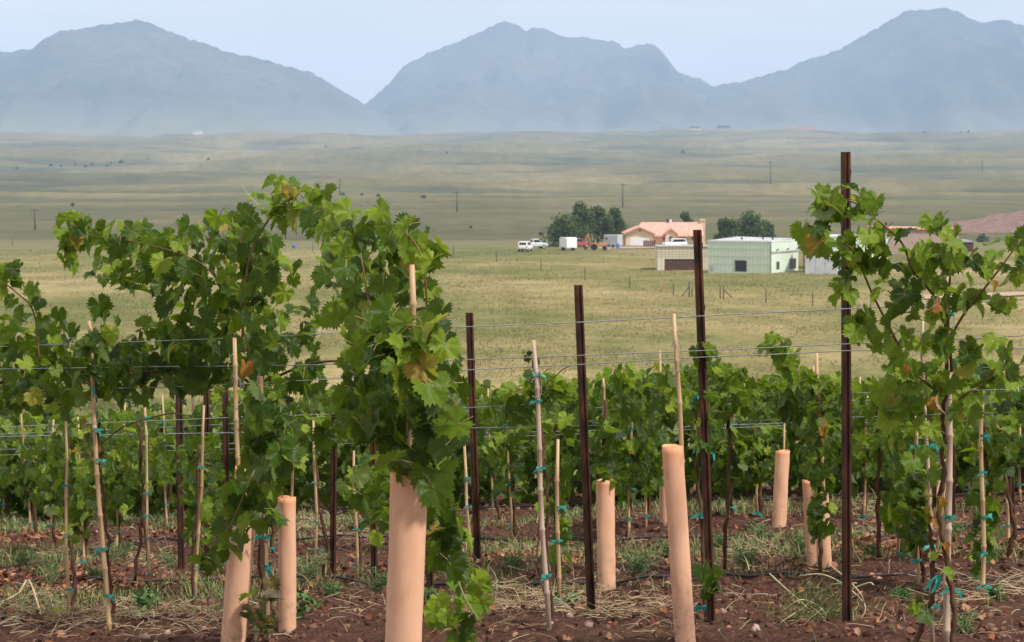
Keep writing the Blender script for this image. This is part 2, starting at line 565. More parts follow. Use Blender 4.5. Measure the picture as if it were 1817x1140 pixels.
def mountain(name, D, depth, sky, seed, apron_py):
    pxs = np.array([p[0] for p in sky], float); pys = np.array([p[1] for p in sky], float)
    gx = np.arange(pxs[0], pxs[-1] + 1, 3.0)
    ridge_py = np.interp(gx, pxs, pys)
    k = np.array([0.25, 0.5, 0.25])
    ridge_py = np.convolve(np.pad(ridge_py, 1, mode='edge'), k, mode='valid')
    ridge_z = CAM_Z + (330.0 - ridge_py) / F * D
    xs = (gx - CX) / F * D
    v = np.concatenate([np.linspace(-1, 0, 110), np.linspace(0.02, 0.6, 24)])
    VV, XI = np.meshgrid(v, np.arange(len(gx)), indexing='ij')
    X = xs[XI] * (1 + 0 * VV)
    Y = D + VV * depth
    base = CAM_Z + (330.0 - apron_py) / F * (D - depth)
    rz = ridge_z[XI]
    a = np.abs(VV)
    spur = 1 - np.abs(fbm(X / 640 + 0.25 * VV, Y / 2600, 4, seed, 0.55))
    shape = (1 - a) ** 1.55
    gull = (spur - 0.55) * np.sin(np.pi * np.clip(a, 0, 1)) * 0.36
    rough = 0.035 * fbm(X / 150, Y / 150, 4, seed + 9)
    Z = base + (rz - base) * np.clip(shape + gull * (1 - 0.3 * a) + rough * np.minimum(a * 6, 1) * (1 - a), -0.02, 1.0)
    jag = (4.0 * vnoise(X / 45, Y / 45, seed + 3) + 4.5 * vnoise(X / 17, Y / 17, seed + 4)) * np.clip(1 - a * 3, 0, 1)
    Z = Z + jag
    Z = np.minimum(Z, rz + 8)
    nr, nc = X.shape
    V = np.stack([X, Y, Z], -1).reshape(-1, 3)
    i = np.arange(nr - 1)[:, None] * nc + np.arange(nc - 1)[None, :]
    T = np.stack([i, i + 1, i + nc + 1, i + nc], -1).reshape(-1, 4)
    tag(link(name, np_mesh(name, V, T, M_MOUNT, True)), kind='structure')


mountain('mountain_left', 8700, 2600, [(-700, 210), (-400, 150), (-150, 112), (0, 95), (30, 92), (75, 85), (92, 70), (110, 58), (165, 50), (200, 44), (250, 38),
         (268, 44), (300, 56), (360, 79), (400, 92), (450, 103), (500, 117), (560, 134), (585, 147), (620, 170), (648, 187), (690, 206), (760, 220), (900, 233), (1000, 240)], 3, 256)
mountain('mountain_centre', 10300, 3300, [(420, 240), (560, 226), (610, 210), (648, 186), (675, 165), (705, 135), (725, 112), (760, 96), (800, 81), (850, 60), (880, 45), (903, 40), (920, 47),
         (933, 58), (945, 52), (962, 50), (990, 65), (1040, 70), (1090, 76), (1110, 89), (1130, 82), (1150, 79), (1165, 86), (1185, 110), (1202, 132), (1220, 136), (1240, 140),
         (1260, 153), (1310, 178), (1400, 205), (1560, 225), (1700, 236)], 14, 256)
mountain('mountain_right', 9500, 3000, [(960, 238), (1080, 220), (1180, 190), (1262, 155), (1320, 145), (1370, 132), (1420, 112), (1480, 92), (1520, 72), (1560, 46), (1600, 24), (1640, 18), (1670, 17),
         (1700, 25), (1715, 38), (1740, 42), (1770, 38), (1800, 45), (1850, 60), (2000, 90), (2300, 150), (2600, 220)], 29, 256)

# red dirt bank on the right, a low cut mound
p0 = march(1760, 412, 200)
D = p0.y
mp = []
nx, ny = 70, 26
for j in range(ny):
    for k in range(nx):
        u, v = k / (nx - 1), j / (ny - 1)
        px = 1640 + u * 420
        x = (px - CX) / F * D
        y = D - 6 + v * 46
        h = 5.2 * min(1, u * 2.0) ** 1.4 * min(1.0, v * 1.7) ** 0.8 * min(1, (1 - v) * 5)
        h *= 1 + 0.22 * float(fbm(x / 9, y / 9, 3, 77))
        mp.append((x, y, float(ground(x, y)) - 0.15 + h))
tag(link('dirt_bank', new_mesh('dirt_bank', mp, [(j * nx + k, j * nx + k + 1, (j + 1) * nx + k + 1, (j + 1) * nx + k) for j in range(ny - 1) for k in range(nx - 1)], M_REDDIRT, True)), kind='structure')


def strip(name, pts, w, m, lift=0.06):
    vs, fs = [], []
    for i, (px, py) in enumerate(pts):
        c = march(px, py, 60)
        for s in (-1, 1):
            y = c.y + s * w / 2
            x = c.x / c.y * y
            vs.append((x, y, float(ground(x, y)) + lift))
    for i in range(len(pts) - 1):
        fs.append((2 * i, 2 * i + 2, 2 * i + 3, 2 * i + 1))
    tag(link(name, new_mesh(name, vs, fs, m)), kind='structure')


M_DIRT = simple('dirt_road', (0.30, 0.20, 0.155), (0.42, 0.31, 0.25), 0.6, 0.95, 0.05)
strip('farm_track', [(1640 + 20 * k, 530 - 0.75 * k) for k in range(14)], 6.0, M_DIRT, 0.15)
strip('gravel_yard', [(1062 + 12 * k, 438.5) for k in range(13)], 34.0, M_DIRT, 0.12)

# ------------------------------------------------------------------ grape leaves


def leaf_shape(seed, hi=True):
    r = random.Random(seed)
    key = [(-2.85, 0.56), (-2.45, 0.74), (-2.12, 0.72), (-1.80, 0.88), (-1.42, 0.74), (-0.95, 0.98), (-0.48, 0.78), (0.0, 1.10),
           (0.48, 0.78), (0.95, 0.98), (1.42, 0.74), (1.80, 0.88), (2.12, 0.72), (2.45, 0.74), (2.85, 0.56)]
    key = [(a, q * r.uniform(0.88, 1.08)) for a, q in key]
    n = 46 if hi else 15
    ang = [-2.85 + 5.7 * k / n for k in range(n + 1)]
    rad = np.interp(ang, [k[0] for k in key], [k[1] for k in key])
    fold, droop, tw = r.uniform(0.05, 0.6), r.uniform(0.05, 0.45), r.uniform(-0.35, 0.35)
    wav = r.uniform(0.04, 0.10)

    def z(x, y):
        rr = math.hypot(x, y)
        th = math.atan2(x, y)
        return fold * abs(x) - droop * rr * rr + tw * x * y - wav * rr * math.cos(th / 0.95 * 2 * math.pi) + 0.03 * math.sin(7 * x + seed) * rr
    vs = [(0, 0, 0)]
    rings = (0.5, 1.0) if hi else (1.0,)
    for q in rings:
        for k, (a, rd) in enumerate(zip(ang, rad)):
            rr = rd * q
            if q == 1.0 and hi:
                rr *= 1.10 if k % 2 else 0.90
            x, y = math.sin(a) * rr, math.cos(a) * rr
            vs.append((x, y, z(x, y)))
    m = n + 1
    fs = [(0, 1 + k + 1, 1 + k) for k in range(n)]
    if hi:
        fs += [(1 + k, 1 + k + 1, 1 + m + k + 1, 1 + m + k) for k in range(n)]
    S = 0.56                                  # unit leaf is about 1 m across
    return [(v[0] * S, v[1] * S, v[2] * S) for v in vs], fs


LEAVES = {}
for kind, m in (('mature', M_LEAF), ('light', M_LIGHT), ('young', M_YOUNG), ('dry', M_DRY), ('dark', M_DARK)):
    LEAVES[kind] = []
    for s in range(7):
        vs, fs = leaf_shape(s * 13 + 5)
        if kind in ('dry', 'dark'):           # curled up
            vs = [(v[0] * 0.7, v[1], v[2] + 0.9 * v[0] ** 2 - 0.5 * v[1] ** 2) for v in vs]
        mb = MB().add(vs, fs, 0)
        mb.tube([(0, 0, 0), (0, -0.18, -0.05), (0.03, -0.42, -0.22)], 0.016, 3, 1, False)
        LEAVES[kind].append(new_mesh('leaf', mb.v, mb.f, [m, M_PET], True, mb.m))
LO = [leaf_shape(s * 7 + 2, False) for s in range(5)]


def leaf_rot(r, cam_w=0.55, up_w=0.6, jit=0.95):
    n = Vector((r.gauss(0, jit), -cam_w + r.gauss(0, jit), up_w + r.gauss(0, jit * 0.6))).normalized()
    tip = Vector((r.gauss(0, 0.6), r.gauss(-0.2, 0.4), -1.0 + r.gauss(0, 0.45)))
    tip = (tip - n * tip.dot(n)).normalized()
    x = tip.cross(n).normalized()
    return Matrix((x, tip, n)).transposed()


def add_leaf(parent, p, size, kind, r, name='leaf'):
    me = r.choice(LEAVES[kind])
    o = bpy.data.objects.new(name, me)
    COL.objects.link(o)
    o.parent = parent
    M = leaf_rot(r).to_4x4()
    o.matrix_basis = Matrix.Translation(p - parent.location) @ M @ Matrix.Scale(size, 4)
    return o


def in_poly(x, y, poly):
    c = False
    j = len(poly) - 1
    for i in range(len(poly)):
        xi, yi = poly[i]; xj, yj = poly[j]
        if (yi > y) != (yj > y) and x < (xj - xi) * (y - yi) / (yj - yi) + xi:
            c = not c
        j = i
    return c


def pick(r, mix):
    t = r.random() * sum(w for _, w in mix)
    for k, w in mix:
        t -= w
        if t <= 0:
            return k
    return mix[-1][0]


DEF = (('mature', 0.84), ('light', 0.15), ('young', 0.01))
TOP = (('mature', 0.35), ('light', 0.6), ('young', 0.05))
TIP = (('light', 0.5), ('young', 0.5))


def leaf_cloud(parent, poly, y0, n, size, seed, mix=DEF, depth=0.16, gap=0.42, toplight=True):
    """n leaves of one vine inside an outline on its row"""
    r = random.Random(seed)
    x0, x1 = min(p[0] for p in poly), max(p[0] for p in poly)
    ya, yb = min(p[1] for p in poly), max(p[1] for p in poly)
    s = F / y0
    got, tries = [], 0
    while len(got) < n and tries < n * 60:
        tries += 1
        px, py = r.uniform(x0, x1), r.uniform(ya, yb)
        if not in_poly(px, py, poly):
            continue
        g = gap * size[0] * s * (1 if tries < n * 30 else 0.5)
        if any((px - a) ** 2 + (py - b) ** 2 < g * g for a, b in got[-220:]):
            continue
        got.append((px, py))
        p = on_row(px, py, y0 + r.gauss(0, depth))
        m = mix
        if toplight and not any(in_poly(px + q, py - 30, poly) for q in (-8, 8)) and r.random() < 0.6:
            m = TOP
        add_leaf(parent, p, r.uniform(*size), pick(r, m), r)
    return got


def shoot(parent, pts, y0, rad=(0.006, 0.003), name='shoot', m=None, leaves=None, seed=1, size=(0.09, 0.12), mix=DEF, djit=0.05, sides=5):
    """a cane through photograph points on a row; leaves: spacing in metres of alternate leaves along it"""
    r = random.Random(seed)
    P = [on_row(px, py, y0 + r.gauss(0, djit)) for px, py in pts]
    C = curve_pts(P, 5)
    n = len(C)
    MB().tube([c - parent.location for c in C], [rad[0] + (rad[1] - rad[0]) * k / (n - 1) for k in range(n)], sides).build(name, m or M_STEM, parent, smooth=True)
    if leaves:
        acc, side = 0.0, 1
        for k in range(1, n):
            acc += (C[k] - C[k - 1]).length
            if acc > leaves:
                acc = 0; side = -side
                t = (C[k] - C[k - 1]).normalized()
                off = Vector((t.z, 0, -t.x)) * side * r.uniform(0.03, 0.07) + Vector((0, r.gauss(-0.02, 0.04), 0))
                add_leaf(parent, C[k] + off, r.uniform(*size), pick(r, mix), r)
    return C


def trunk(parent, pts, y0, rad=(0.013, 0.008), seed=1, name='trunk'):
    r = random.Random(seed)
    P = [on_row(px, py, y0) for px, py in pts]
    C = curve_pts(P, 6)
    n = len(C)
    rr = []
    for k in range(n):
        C[k] = C[k] + Vector((r.gauss(0, 0.004), r.gauss(0, 0.004), 0))
        rr.append((rad[0] + (rad[1] - rad[0]) * k / (n - 1)) * r.uniform(0.85, 1.25))
    MB().tube([c - parent.location for c in C], rr, 7).build(name, M_BARK, parent, smooth=True)


def vine(px, py, y0, label, group=None):
    b = on_row(px, py, y0)
    b.z = gz(b.x, b.y)
    return empty('grapevine', b, label, 'vine', group)


# ------------------------------------------------------------------ stakes, ties, tubes, posts, wires
TIES = []
for s in range(4):
    r = random.Random(s)
    mb = MB()
    ring = [(math.cos(a) * 1.0, math.sin(a) * 1.0) for a in [k * math.pi / 5 for k in range(10)]]
    h = 0.36
    vs = [(x, y, -h) for x, y in ring] + [(x, y, h) for x, y in ring]
    mb.add(vs, [(k, (k + 1) % 10, (k + 1) % 10 + 10, k + 10) for k in range(10)])
    for t in range(2):                        # the two loose ends of the knot
        sx = (-1, 1)[(s + (t if s == 3 else 0)) % 2]
        L_ = r.uniform(1.2, 2.5)
        dz = (r.uniform(-2.9, -1.2), r.uniform(-0.6, 0.9))[t]
        p = [Vector((0.6 * sx, -1.0, 0)), Vector((sx * (0.9 + L_ * 0.45), -1.3, dz * 0.35)), Vector((sx * (0.7 + L_ * 0.8), -1.2, dz))]
        w = Vector((0.22, 0.1, 0.34))
        vs = []
        for q in p:
            vs += [q - w, q + w]
        mb.add(vs, [(0, 2, 3, 1), (2, 4, 5, 3)])
    TIES.append(new_mesh('tie', mb.v, mb.f, M_TAPE))


def tie(parent, p, rad, seed):
    r = random.Random(seed)
    o = link('tie', TIES[r.randrange(4)], parent, p)
    o.rotation_euler = (r.gauss(0, 0.12), r.gauss(0, 0.12), r.gauss(0, 0.5))
    o.scale = (rad, rad, rad * r.uniform(0.7, 1.1))
    return o


def stake(base, top, rad, label, ties=(), seed=0, m=None, group=None, tie_rad=None, clip=None, name='bamboo_stake', square=False):
    """base, top world points; ties: fractions of the height"""
    r = random.Random(seed)
    b = Vector(base); t = Vector(top)
    b0 = Vector((b.x, b.y, gz(b.x, b.y) - 0.05))
    d = t - b
    mb = MB()
    if square:
        mb.tube([(0, 0, b0.z - b.z), (0, 0, 0.02), d * 0.5, d], [rad * 1.3] * 4, 4)
    else:
        pts, rr = [], []
        L_ = d.length
        k = -0.05
        nodes = []
        q = r.uniform(0.05, 0.2)
        while q < L_ - 0.03:
            nodes.append(q); q += r.uniform(0.16, 0.27)
        marks = [(-0.05, 1.05)] + [x for q in nodes for x in ((q - 0.012, 1.0), (q - 0.004, 1.22), (q + 0.004, 1.22), (q + 0.010, 0.97))] + [(L_, 0.88)]
        for s_, w in marks:
            f = s_ / L_
            pts.append(d * f + Vector((0.006 * math.sin(f * 7 + seed), 0, 0)) * (1 if 0 < f < 1 else 0))
            rr.append(rad * w * (1.08 - 0.2 * f))
        mb.tube(pts, rr, 8)
    o = mb.build(name, m or M_BAMBOO, None, b, smooth=not square)
    tag(o, label, 'stake', group)
    for k, f in enumerate(ties):
        tie(o, d * f + Vector((0.006, 0, 0)), (tie_rad or rad * 1.7), seed * 17 + k)
    if clip is not None:                      # bent wire clip that holds the stake to the trellis wires
        c = d * clip
        h = 0.05
        pts = [c + Vector((-0.017, -0.01, 0.035)), c + Vector((-0.010, -0.016, 0.055)), c + Vector((0.004, -0.016, 0.060)), c + Vector((0.016, -0.014, 0.045)),
               c + Vector((0.022, -0.012, 0.0)), c + Vector((0.024, -0.012, -0.04)), c + Vector((0.016, -0.015, -0.055)), c + Vector((0.0, -0.017, -0.060)), c + Vector((-0.014, -0.012, -0.055))]
        MB().tube(curve_pts(pts, 3), 0.0016, 5).build('wire_clip', M_WIRE, o, smooth=True)
    return o


def pstake(bx, by, tx, ty, rad, label, **k):
    b = on_slope(bx, by)
    return stake(b, at(tx, ty, b.y), rad, label, **k)


def grow_tube(bx, by, tx, ty, dia, label, seed=0, y=None):
    b = on_slope(bx, by) if y is None else at(bx, by, y)
    t = at(tx, ty, b.y)
    r = random.Random(seed)
    d = t - b
    ns, nz = 32, 26
    vs, fs = [], []
    for lay in (1.0, 0.955):
        for j in range(nz + 1):
            f = j / nz if j else -0.06
            for k in range(ns):
                a = 2 * math.pi * k / ns
                q = dia / 2 * lay * (1 + 0.05 * math.cos(2 * a + seed) + 0.012 * math.sin(3 * a + 9 * f + seed) + 0.010 * math.sin(19 * f + seed * 3 + 2 * a) + 0.045 * float(vnoise(1.6 * math.cos(a) + 5 * seed, 1.6 * math.sin(a) + 4.5 * f, seed)))
                lip = 0.003 * math.sin(2 * a + seed) + 0.0012 * math.sin(5 * a + 2 * seed) if j == nz else 0
                vs.append(d * f + Vector((math.cos(a) * q, math.sin(a) * q * 0.9, lip)))
    m = (nz + 1) * ns
    for j in range(nz):
        for k in range(ns):
            k2 = (k + 1) % ns
            fs.append((j * ns + k, j * ns + k2, (j + 1) * ns + k2, (j + 1) * ns + k))
            fs.append((m + j * ns + k2, m + j * ns + k, m + (j + 1) * ns + k, m + (j + 1) * ns + k2))
    for k in range(ns):
        k2 = (k + 1) % ns
        fs.append((nz * ns + k, nz * ns + k2, m + nz * ns + k2, m + nz * ns + k))
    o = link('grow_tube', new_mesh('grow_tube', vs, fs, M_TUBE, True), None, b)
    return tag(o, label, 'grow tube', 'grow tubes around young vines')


def steel_post(bx, by, tx, ty, label, w=0.035, turn=0.2, y=None, group='rusted steel trellis posts'):
    b = on_slope(bx, by) if y is None else at(bx, by, y)
    t = at(tx, ty, b.y)
    e = empty('trellis_post', b, label, 'post', group)
    d = t - b
    # rolled channel: web with two lipped flanges
    h = w / 2
    th = 0.003
    prof = [(-h, 0.016), (-h, -0.010), (-h * 0.45, -0.014), (-h * 0.2, -0.006), (h * 0.2, -0.006), (h * 0.45, -0.014), (h, -0.010), (h, 0.016),
            (h - th, 0.016), (h - th, -0.007), (h * 0.45, -0.010), (h * 0.24, -0.002), (-h * 0.24, -0.002), (-h * 0.45, -0.010), (-h + th, -0.007), (-h + th, 0.016)]
    ct, st = math.cos(turn), math.sin(turn)
    n = len(prof)
    vs = []
    for f in (-0.06, 1.0):
        for x, y in prof:
            vs.append(d * f + Vector((x * ct - y * st, x * st + y * ct, 0)))
    fs = [(k, (k + 1) % n, (k + 1) % n + n, k + n) for k in range(n)] + [tuple(range(n, 2 * n))]
    link('channel', new_mesh('channel', vs, [f[::-1] for f in fs], M_STEEL), e)
    k = 0.96
    while k > 0.25:                           # punched wire lugs along the edge
        for s in (-1, 1):
            c = d * k + Vector((s * (h + 0.0015) * ct, -0.004 + s * h * st, 0))
            MB().box(c.x - 0.0015, c.x + 0.0022, c.y - 0.006, c.y + 0.006, c.z - 0.012, c.z + 0.012).build('wire_lug', M_STEEL, e)
        k -= 0.155
    return e


def wire(pts, y0, label, rad=0.0022, group=None):
    P = [on_row(px, py, y0) for px, py in pts]
    C = curve_pts(P, 4)
    o = MB().tube([c - P[0] for c in C], rad, 5).build('trellis_wire', M_WIRE, None, P[0], smooth=True)
    return tag(o, label, 'wire', group or 'trellis wires')


A, B_, C_, D_, E_ = 9.67, 12.3, 14.9, 17.5, 19.8
FRONT = 7.0
wire([(-120, 619), (0, 615.5), (420, 600), (620, 590), (780, 582.5), (835, 580), (1035, 572), (1250, 561), (1500, 548.5), (1817, 532), (1930, 526)], A - 0.05, 'highest grey trellis wire, crossing the whole picture above the other wires')
wire([(-120, 657), (150, 653), (280, 651), (410, 650), (583, 647), (820, 639), (1035, 631), (1250, 622.5), (1500, 611), (1680, 603.5), (1817, 596), (1930, 591)], A - 0.04, 'upper of the two middle wires in the front row')
wire([(-120, 698), (177, 690), (280, 688), (437, 681), (600, 672), (820, 657.5), (1035, 647), (1250, 634), (1380, 629), (1500, 623), (1600, 621), (1817, 619), (1930, 618)], A + 0.04, 'lower of the two middle wires in the front row, behind the tall post')
wire([(-100, 762), (0, 758), (300, 746), (417, 741), (560, 736), (825, 724), (920, 719), (1200, 708), (1510, 698), (1770, 692), (1900, 688)], B_ - 0.04, 'upper wire of the second vine row, through its leafy canopy')
wire([(-100, 777), (0, 775), (300, 770), (420, 768), (825, 760), (947, 758), (1187, 752), (1500, 741), (1745, 733.5), (1900, 728)], B_ + 0.04, 'lower wire of the second vine row, under its leafy canopy')
wire([(-100, 776), (0, 771), (300, 758), (420, 752), (825, 730), (920, 727), (1500, 712), (1817, 701), (1900, 698)], C_ - 0.04, 'top wire of the third vine row')
wire([(-100, 801), (0, 798), (300, 791), (420, 787), (560, 782), (830, 770), (940, 767), (1130, 762), (1240, 757), (1500, 747), (1817, 738), (1900, 736)], C_, 'middle wire of the third vine row')
wire([(-100, 811), (0, 808), (300, 800), (420, 797), (830, 777), (940, 774), (1500, 752), (1817, 746), (1900, 744)], C_ + 0.04, 'lowest wire of the third vine row, against the far hedge')

# ---- steel posts
steel_post(1503.5, 1162, 1501, 270, 'tallest dark rusted steel post, rising past the buildings at right', 0.033, 0.15, y=9.08)
steel_post(1263, 1112, 1237.5, 408, 'rusted steel post leaning left, with green ties, just right of the slender grow tube', 0.032, 0.1)
steel_post(1050.5, 1107, 1026.5, 506, 'plain rusted steel post between the thin bare vine and the bamboo in the grow tube', 0.031, 0.3)
steel_post(848, 1012, 833, 555, 'shortest of the three leaning steel posts, beside the leafy vine at centre', 0.037, 0.2)
for k, (bx, by, tx, ty, lb) in enumerate([
        (590, 1018, 594, 700, 'dark steel post behind the vines, just left of the widest grow tube'),
        (664, 1034, 660, 690, 'short dark steel post showing between leaves left of the widest grow tube'),
        (764, 1052, 752, 700, 'dark steel post mostly hidden behind the widest grow tube'),
        (368, 1000, 366, 668, 'dark steel post under the left canopy, second from the leaning tube'),
        (402, 985, 400, 670, 'dark steel post under the left canopy, just left of the leaning tube'),
        (322, 1010, 317, 650, 'dark steel post under the left canopy, farthest left of its kind'),
        (1795, 945, 1791, 634, 'thin dark steel post at the right edge behind the bamboo'),
        (1690, 930, 1688, 690, 'dark steel post hidden behind the right-hand vine')]):
    steel_post(bx, by, tx, ty, lb, 0.034, 0.1 * k, group='steel posts of the rows behind')

# ---- bamboo in the front row
pstake(193, 1134, 157, 570, 0.0105, 'tan bamboo stake with five teal ties, beneath the far-left canopy', ties=(0.012, 0.14, 0.285, 0.565, 0.66, 0.79), seed=1, tie_rad=0.016, clip=0.73)
pstake(975, 1134, 946.5, 604, 0.0105, 'pale bare bamboo stake tied to a thin leafless vine, near the middle', ties=(0.012, 0.215, 0.575, 0.80, 0.885), seed=2, m=M_BAMBOO2, tie_rad=0.017, clip=0.86)
pstake(1225, 1146, 1195.5, 557, 0.0098, 'smooth bamboo stake rising from the slender grow tube right of centre', seed=3, clip=0.875)
pstake(1683, 1160, 1681, 470, 0.0125, 'thickest bamboo stake, carrying the right-hand vine with orange leaves', ties=(0.17, 0.355, 0.62, 0.875), seed=4, m=M_BAMBOO2, tie_rad=0.019, clip=0.855)
pstake(1656, 1150, 1637, 570, 0.0075, 'thin bamboo stake just left of the thickest one at right', ties=(0.13, 0.31, 0.62), seed=5, m=M_BAMBOO2, tie_rad=0.016)
pstake(437, 1150, 416, 600, 0.0105, 'bamboo stake clipped to the wires above the leaning grow tube', seed=6, clip=0.83)
stake(on_row(476, 1175, 9.2), on_row(461, 668, 9.2), 0.0105, 'squared grey wooden stake with withered leaves beside the leaning tube', ties=(0.12, 0.34, 0.44, 0.93), seed=7, m=M_WOOD, square=True, tie_rad=0.02, name='wooden_stake')
stake(on_row(716, 1330, 6.93), on_row(731, 470, 6.93), 0.0105, 'nearest bamboo stake, standing in the widest grow tube above the leaves', seed=8)
pstake(510, 1136, 519, 780, 0.0065, 'slim bamboo stake standing in the upright orange tube', seed=9)

# ---- grow tubes
grow_tube(709, 1340, 726, 840, 0.113, 'widest and nearest peach grow tube, under the big leafy vine', 1, y=7.1)
grow_tube(409, 1190, 440, 828, 0.109, 'peach grow tube leaning right, half covered by hanging leaves at left', 2, y=9.78)
grow_tube(510, 1136, 509, 882, 0.083, 'upright orange grow tube with a small green weed at its foot', 3)
grow_tube(1217, 1150, 1193, 791, 0.084, 'slender leaning peach grow tube with one long bamboo, right of centre', 4)
grow_tube(1076.5, 1050, 1074, 852, 0.088, 'stubby peach grow tube topped with leaves behind the plain steel post', 5)
grow_tube(1382, 943, 1389, 800, 0.083, 'short orange-rimmed grow tube standing in grass, far right of centre', 6)
grow_tube(1443, 1016, 1434, 852, 0.060, 'thin pink grow tube, left one of the pair behind a leafy vine', 7)
grow_tube(1464, 1020, 1457, 870, 0.072, 'thin pink grow tube, right one of the pair behind a leafy vine', 8)
grow_tube(1180, 940, 1178, 826, 0.07, 'grow tube mostly hidden behind the slender leaning one', 9)
grow_tube(1625, 985, 1668, 812, 0.07, 'flopped peach grow tube leaning far right behind the right-hand vine', 10)
# ------------------------------------------------------------------ front row vines
BIG, MID, SML = (0.062, 0.138), (0.06, 0.118), (0.05, 0.105)

# big left vine on the wooden stake
v = vine(474, 1165, 9.3, 'big leafy vine filling the left half, trained on the squared wooden stake')
trunk(v, [(482, 1165), (470, 1050), (464, 960), (468, 860), (462, 760), (458, 680)], 9.35, (0.016, 0.012), 3)
shoot(v, [(458, 690), (420, 668), (330, 655), (260, 661), (200, 650), (140, 660), (90, 654)], A + 0.12, (0.008, 0.004), 'cordon', M_BARK, djit=0.03)
shoot(v, [(458, 690), (500, 665), (560, 644), (640, 640), (700, 640)], A + 0.12, (0.008, 0.004), 'cordon', M_BARK, djit=0.03)
UB = [(105, 386), (130, 382), (165, 402), (200, 395), (240, 396), (270, 398), (330, 402), (400, 380), (450, 385), (470, 405), (490, 440), (470, 520), (440, 560),
      (400, 600), (330, 605), (262, 600), (240, 575), (270, 560), (290, 540), (250, 522), (205, 500), (160, 490), (130, 460), (108, 440)]
leaf_cloud(v, UB, A + 0.2, 172, BIG, 21)
CM = [(430, 440), (500, 430), (540, 480), (565, 560), (560, 640), (600, 680), (690, 700), (720, 750), (690, 790), (600, 765), (560, 780), (500, 800), (470, 780),
      (425, 780), (412, 720), (450, 680), (430, 600), (415, 560)]
leaf_cloud(v, CM, A + 0.15, 132, BIG, 22)
shoot(v, [(455, 660), (420, 560), (360, 470), (250, 432), (170, 420), (120, 400)], A - 0.1, (0.005, 0.002), leaves=0.045, seed=4, mix=TOP)
shoot(v, [(430, 600), (440, 470), (470, 400), (500, 365), (525, 345)], A - 0.1, (0.006, 0.003), leaves=0.06, seed=5, mix=TOP)
TS = [(448, 330), (465, 320), (512, 315), (560, 328), (602, 372), (600, 392), (556, 400), (580, 440), (548, 445), (545, 410), (520, 405), (490, 380), (455, 380)]
leaf_cloud(v, TS, A - 0.1, 26, BIG, 23, (('light', 0.55), ('young', 0.38), ('mature', 0.07)), 0.06, 0.35)
for q in [(520, 350), (505, 345), (485, 365), (560, 345)]:
    add_leaf(v, on_row(q[0], q[1], A - 0.22), 0.10, 'young', random.Random(q[0]))
leaf_cloud(v, [(100, 390), (140, 385), (140, 470), (110, 470)], A - 0.15, 9, (0.07, 0.10), 24, TIP, 0.05, 0.3)
leaf_cloud(v, [(400, 372), (455, 372), (455, 425), (405, 430)], A - 0.1, 8, BIG, 25, TOP, 0.06, 0.3)
HL = [(425, 785), (520, 790), (530, 830), (480, 870), (495, 925), (455, 940), (430, 970), (395, 990), (345, 1020), (345, 990), (380, 955), (405, 900), (395, 870), (435, 825)]
leaf_cloud(v, [(435, 690), (505, 680), (510, 800), (430, 800)], 9.0, 24, BIG, 28, DEF, 0.05, 0.3)
leaf_cloud(v, HL, 8.98, 50, BIG, 26, depth=0.06)
shoot(v, [(470, 800), (440, 860), (410, 930), (370, 985)], 8.98, (0.004, 0.002), leaves=None, seed=6, m=M_PET)
leaf_cloud(v, [(430, 1040), (490, 1035), (500, 1110), (480, 1140), (435, 1110)], 9.1, 12, MID, 27, (('dark', 0.8), ('dry', 0.2)), 0.04, 0.3)
for q, kd in [((435, 652), 'dry'), ((500, 905), 'dark'), ((630, 655), 'dry'), ((415, 680), 'dark')]:
    add_leaf(v, on_row(q[0], q[1], A - 0.25), 0.10, kd, random.Random(q[0]))
for q in [[(470, 375), (440, 345), (430, 330)], [(500, 385), (465, 372), (448, 385), (455, 395)], [(540, 350), (565, 335), (568, 320)], [(120, 430), (100, 460), (90, 458)]]:
    shoot(v, q, A - 0.2, (0.0018, 0.0010), 'tendril', M_TEND, djit=0.01)

# left edge vine
v = vine(30, 1130, A, 'leafy vine at the left edge, growing over the highest wire')
trunk(v, [(-60, 1132), (-50, 960), (-40, 800), (-20, 690)], A, (0.015, 0.010), 8)
shoot(v, [(-20, 690), (60, 655), (150, 652)], A + 0.12, (0.008, 0.004), 'cordon', M_BARK, djit=0.03)
leaf_cloud(v, [(-60, 480), (0, 560), (60, 565), (110, 548), (150, 600), (200, 590), (230, 620), (230, 700), (200, 715), (170, 690), (125, 735), (50, 735), (-60, 725)], A + 0.2, 170, BIG, 31)
leaf_cloud(v, [(220, 600), (330, 590), (420, 590), (430, 640), (410, 690), (330, 698), (290, 690), (235, 728), (215, 690)], A + 0.15, 80, BIG, 32)
shoot(v, [(70, 640), (60, 555), (30, 520), (-10, 490)], A - 0.1, (0.005, 0.003), leaves=0.06, seed=9)
leaf_cloud(v, [(-20, 462), (42, 468), (48, 510), (-20, 520)], A - 0.1, 8, MID, 33, DEF, 0.05, 0.3)
leaf_cloud(v, [(48, 505), (88, 500), (88, 540), (55, 545)], A - 0.1, 3, MID, 34, DEF, 0.03, 0.3)
leaf_cloud(v, [(165, 525), (205, 530), (210, 570), (170, 570)], A - 0.1, 4, BIG, 35, DEF, 0.03, 0.3)
leaf_cloud(v, [(125, 590), (200, 585), (205, 670), (140, 672)], A - 0.25, 16, BIG, 37, DEF, 0.05, 0.3)
leaf_cloud(v, [(20, 640), (110, 650), (100, 735), (25, 730)], A - 0.3, 10, BIG, 36, TOP, 0.05)

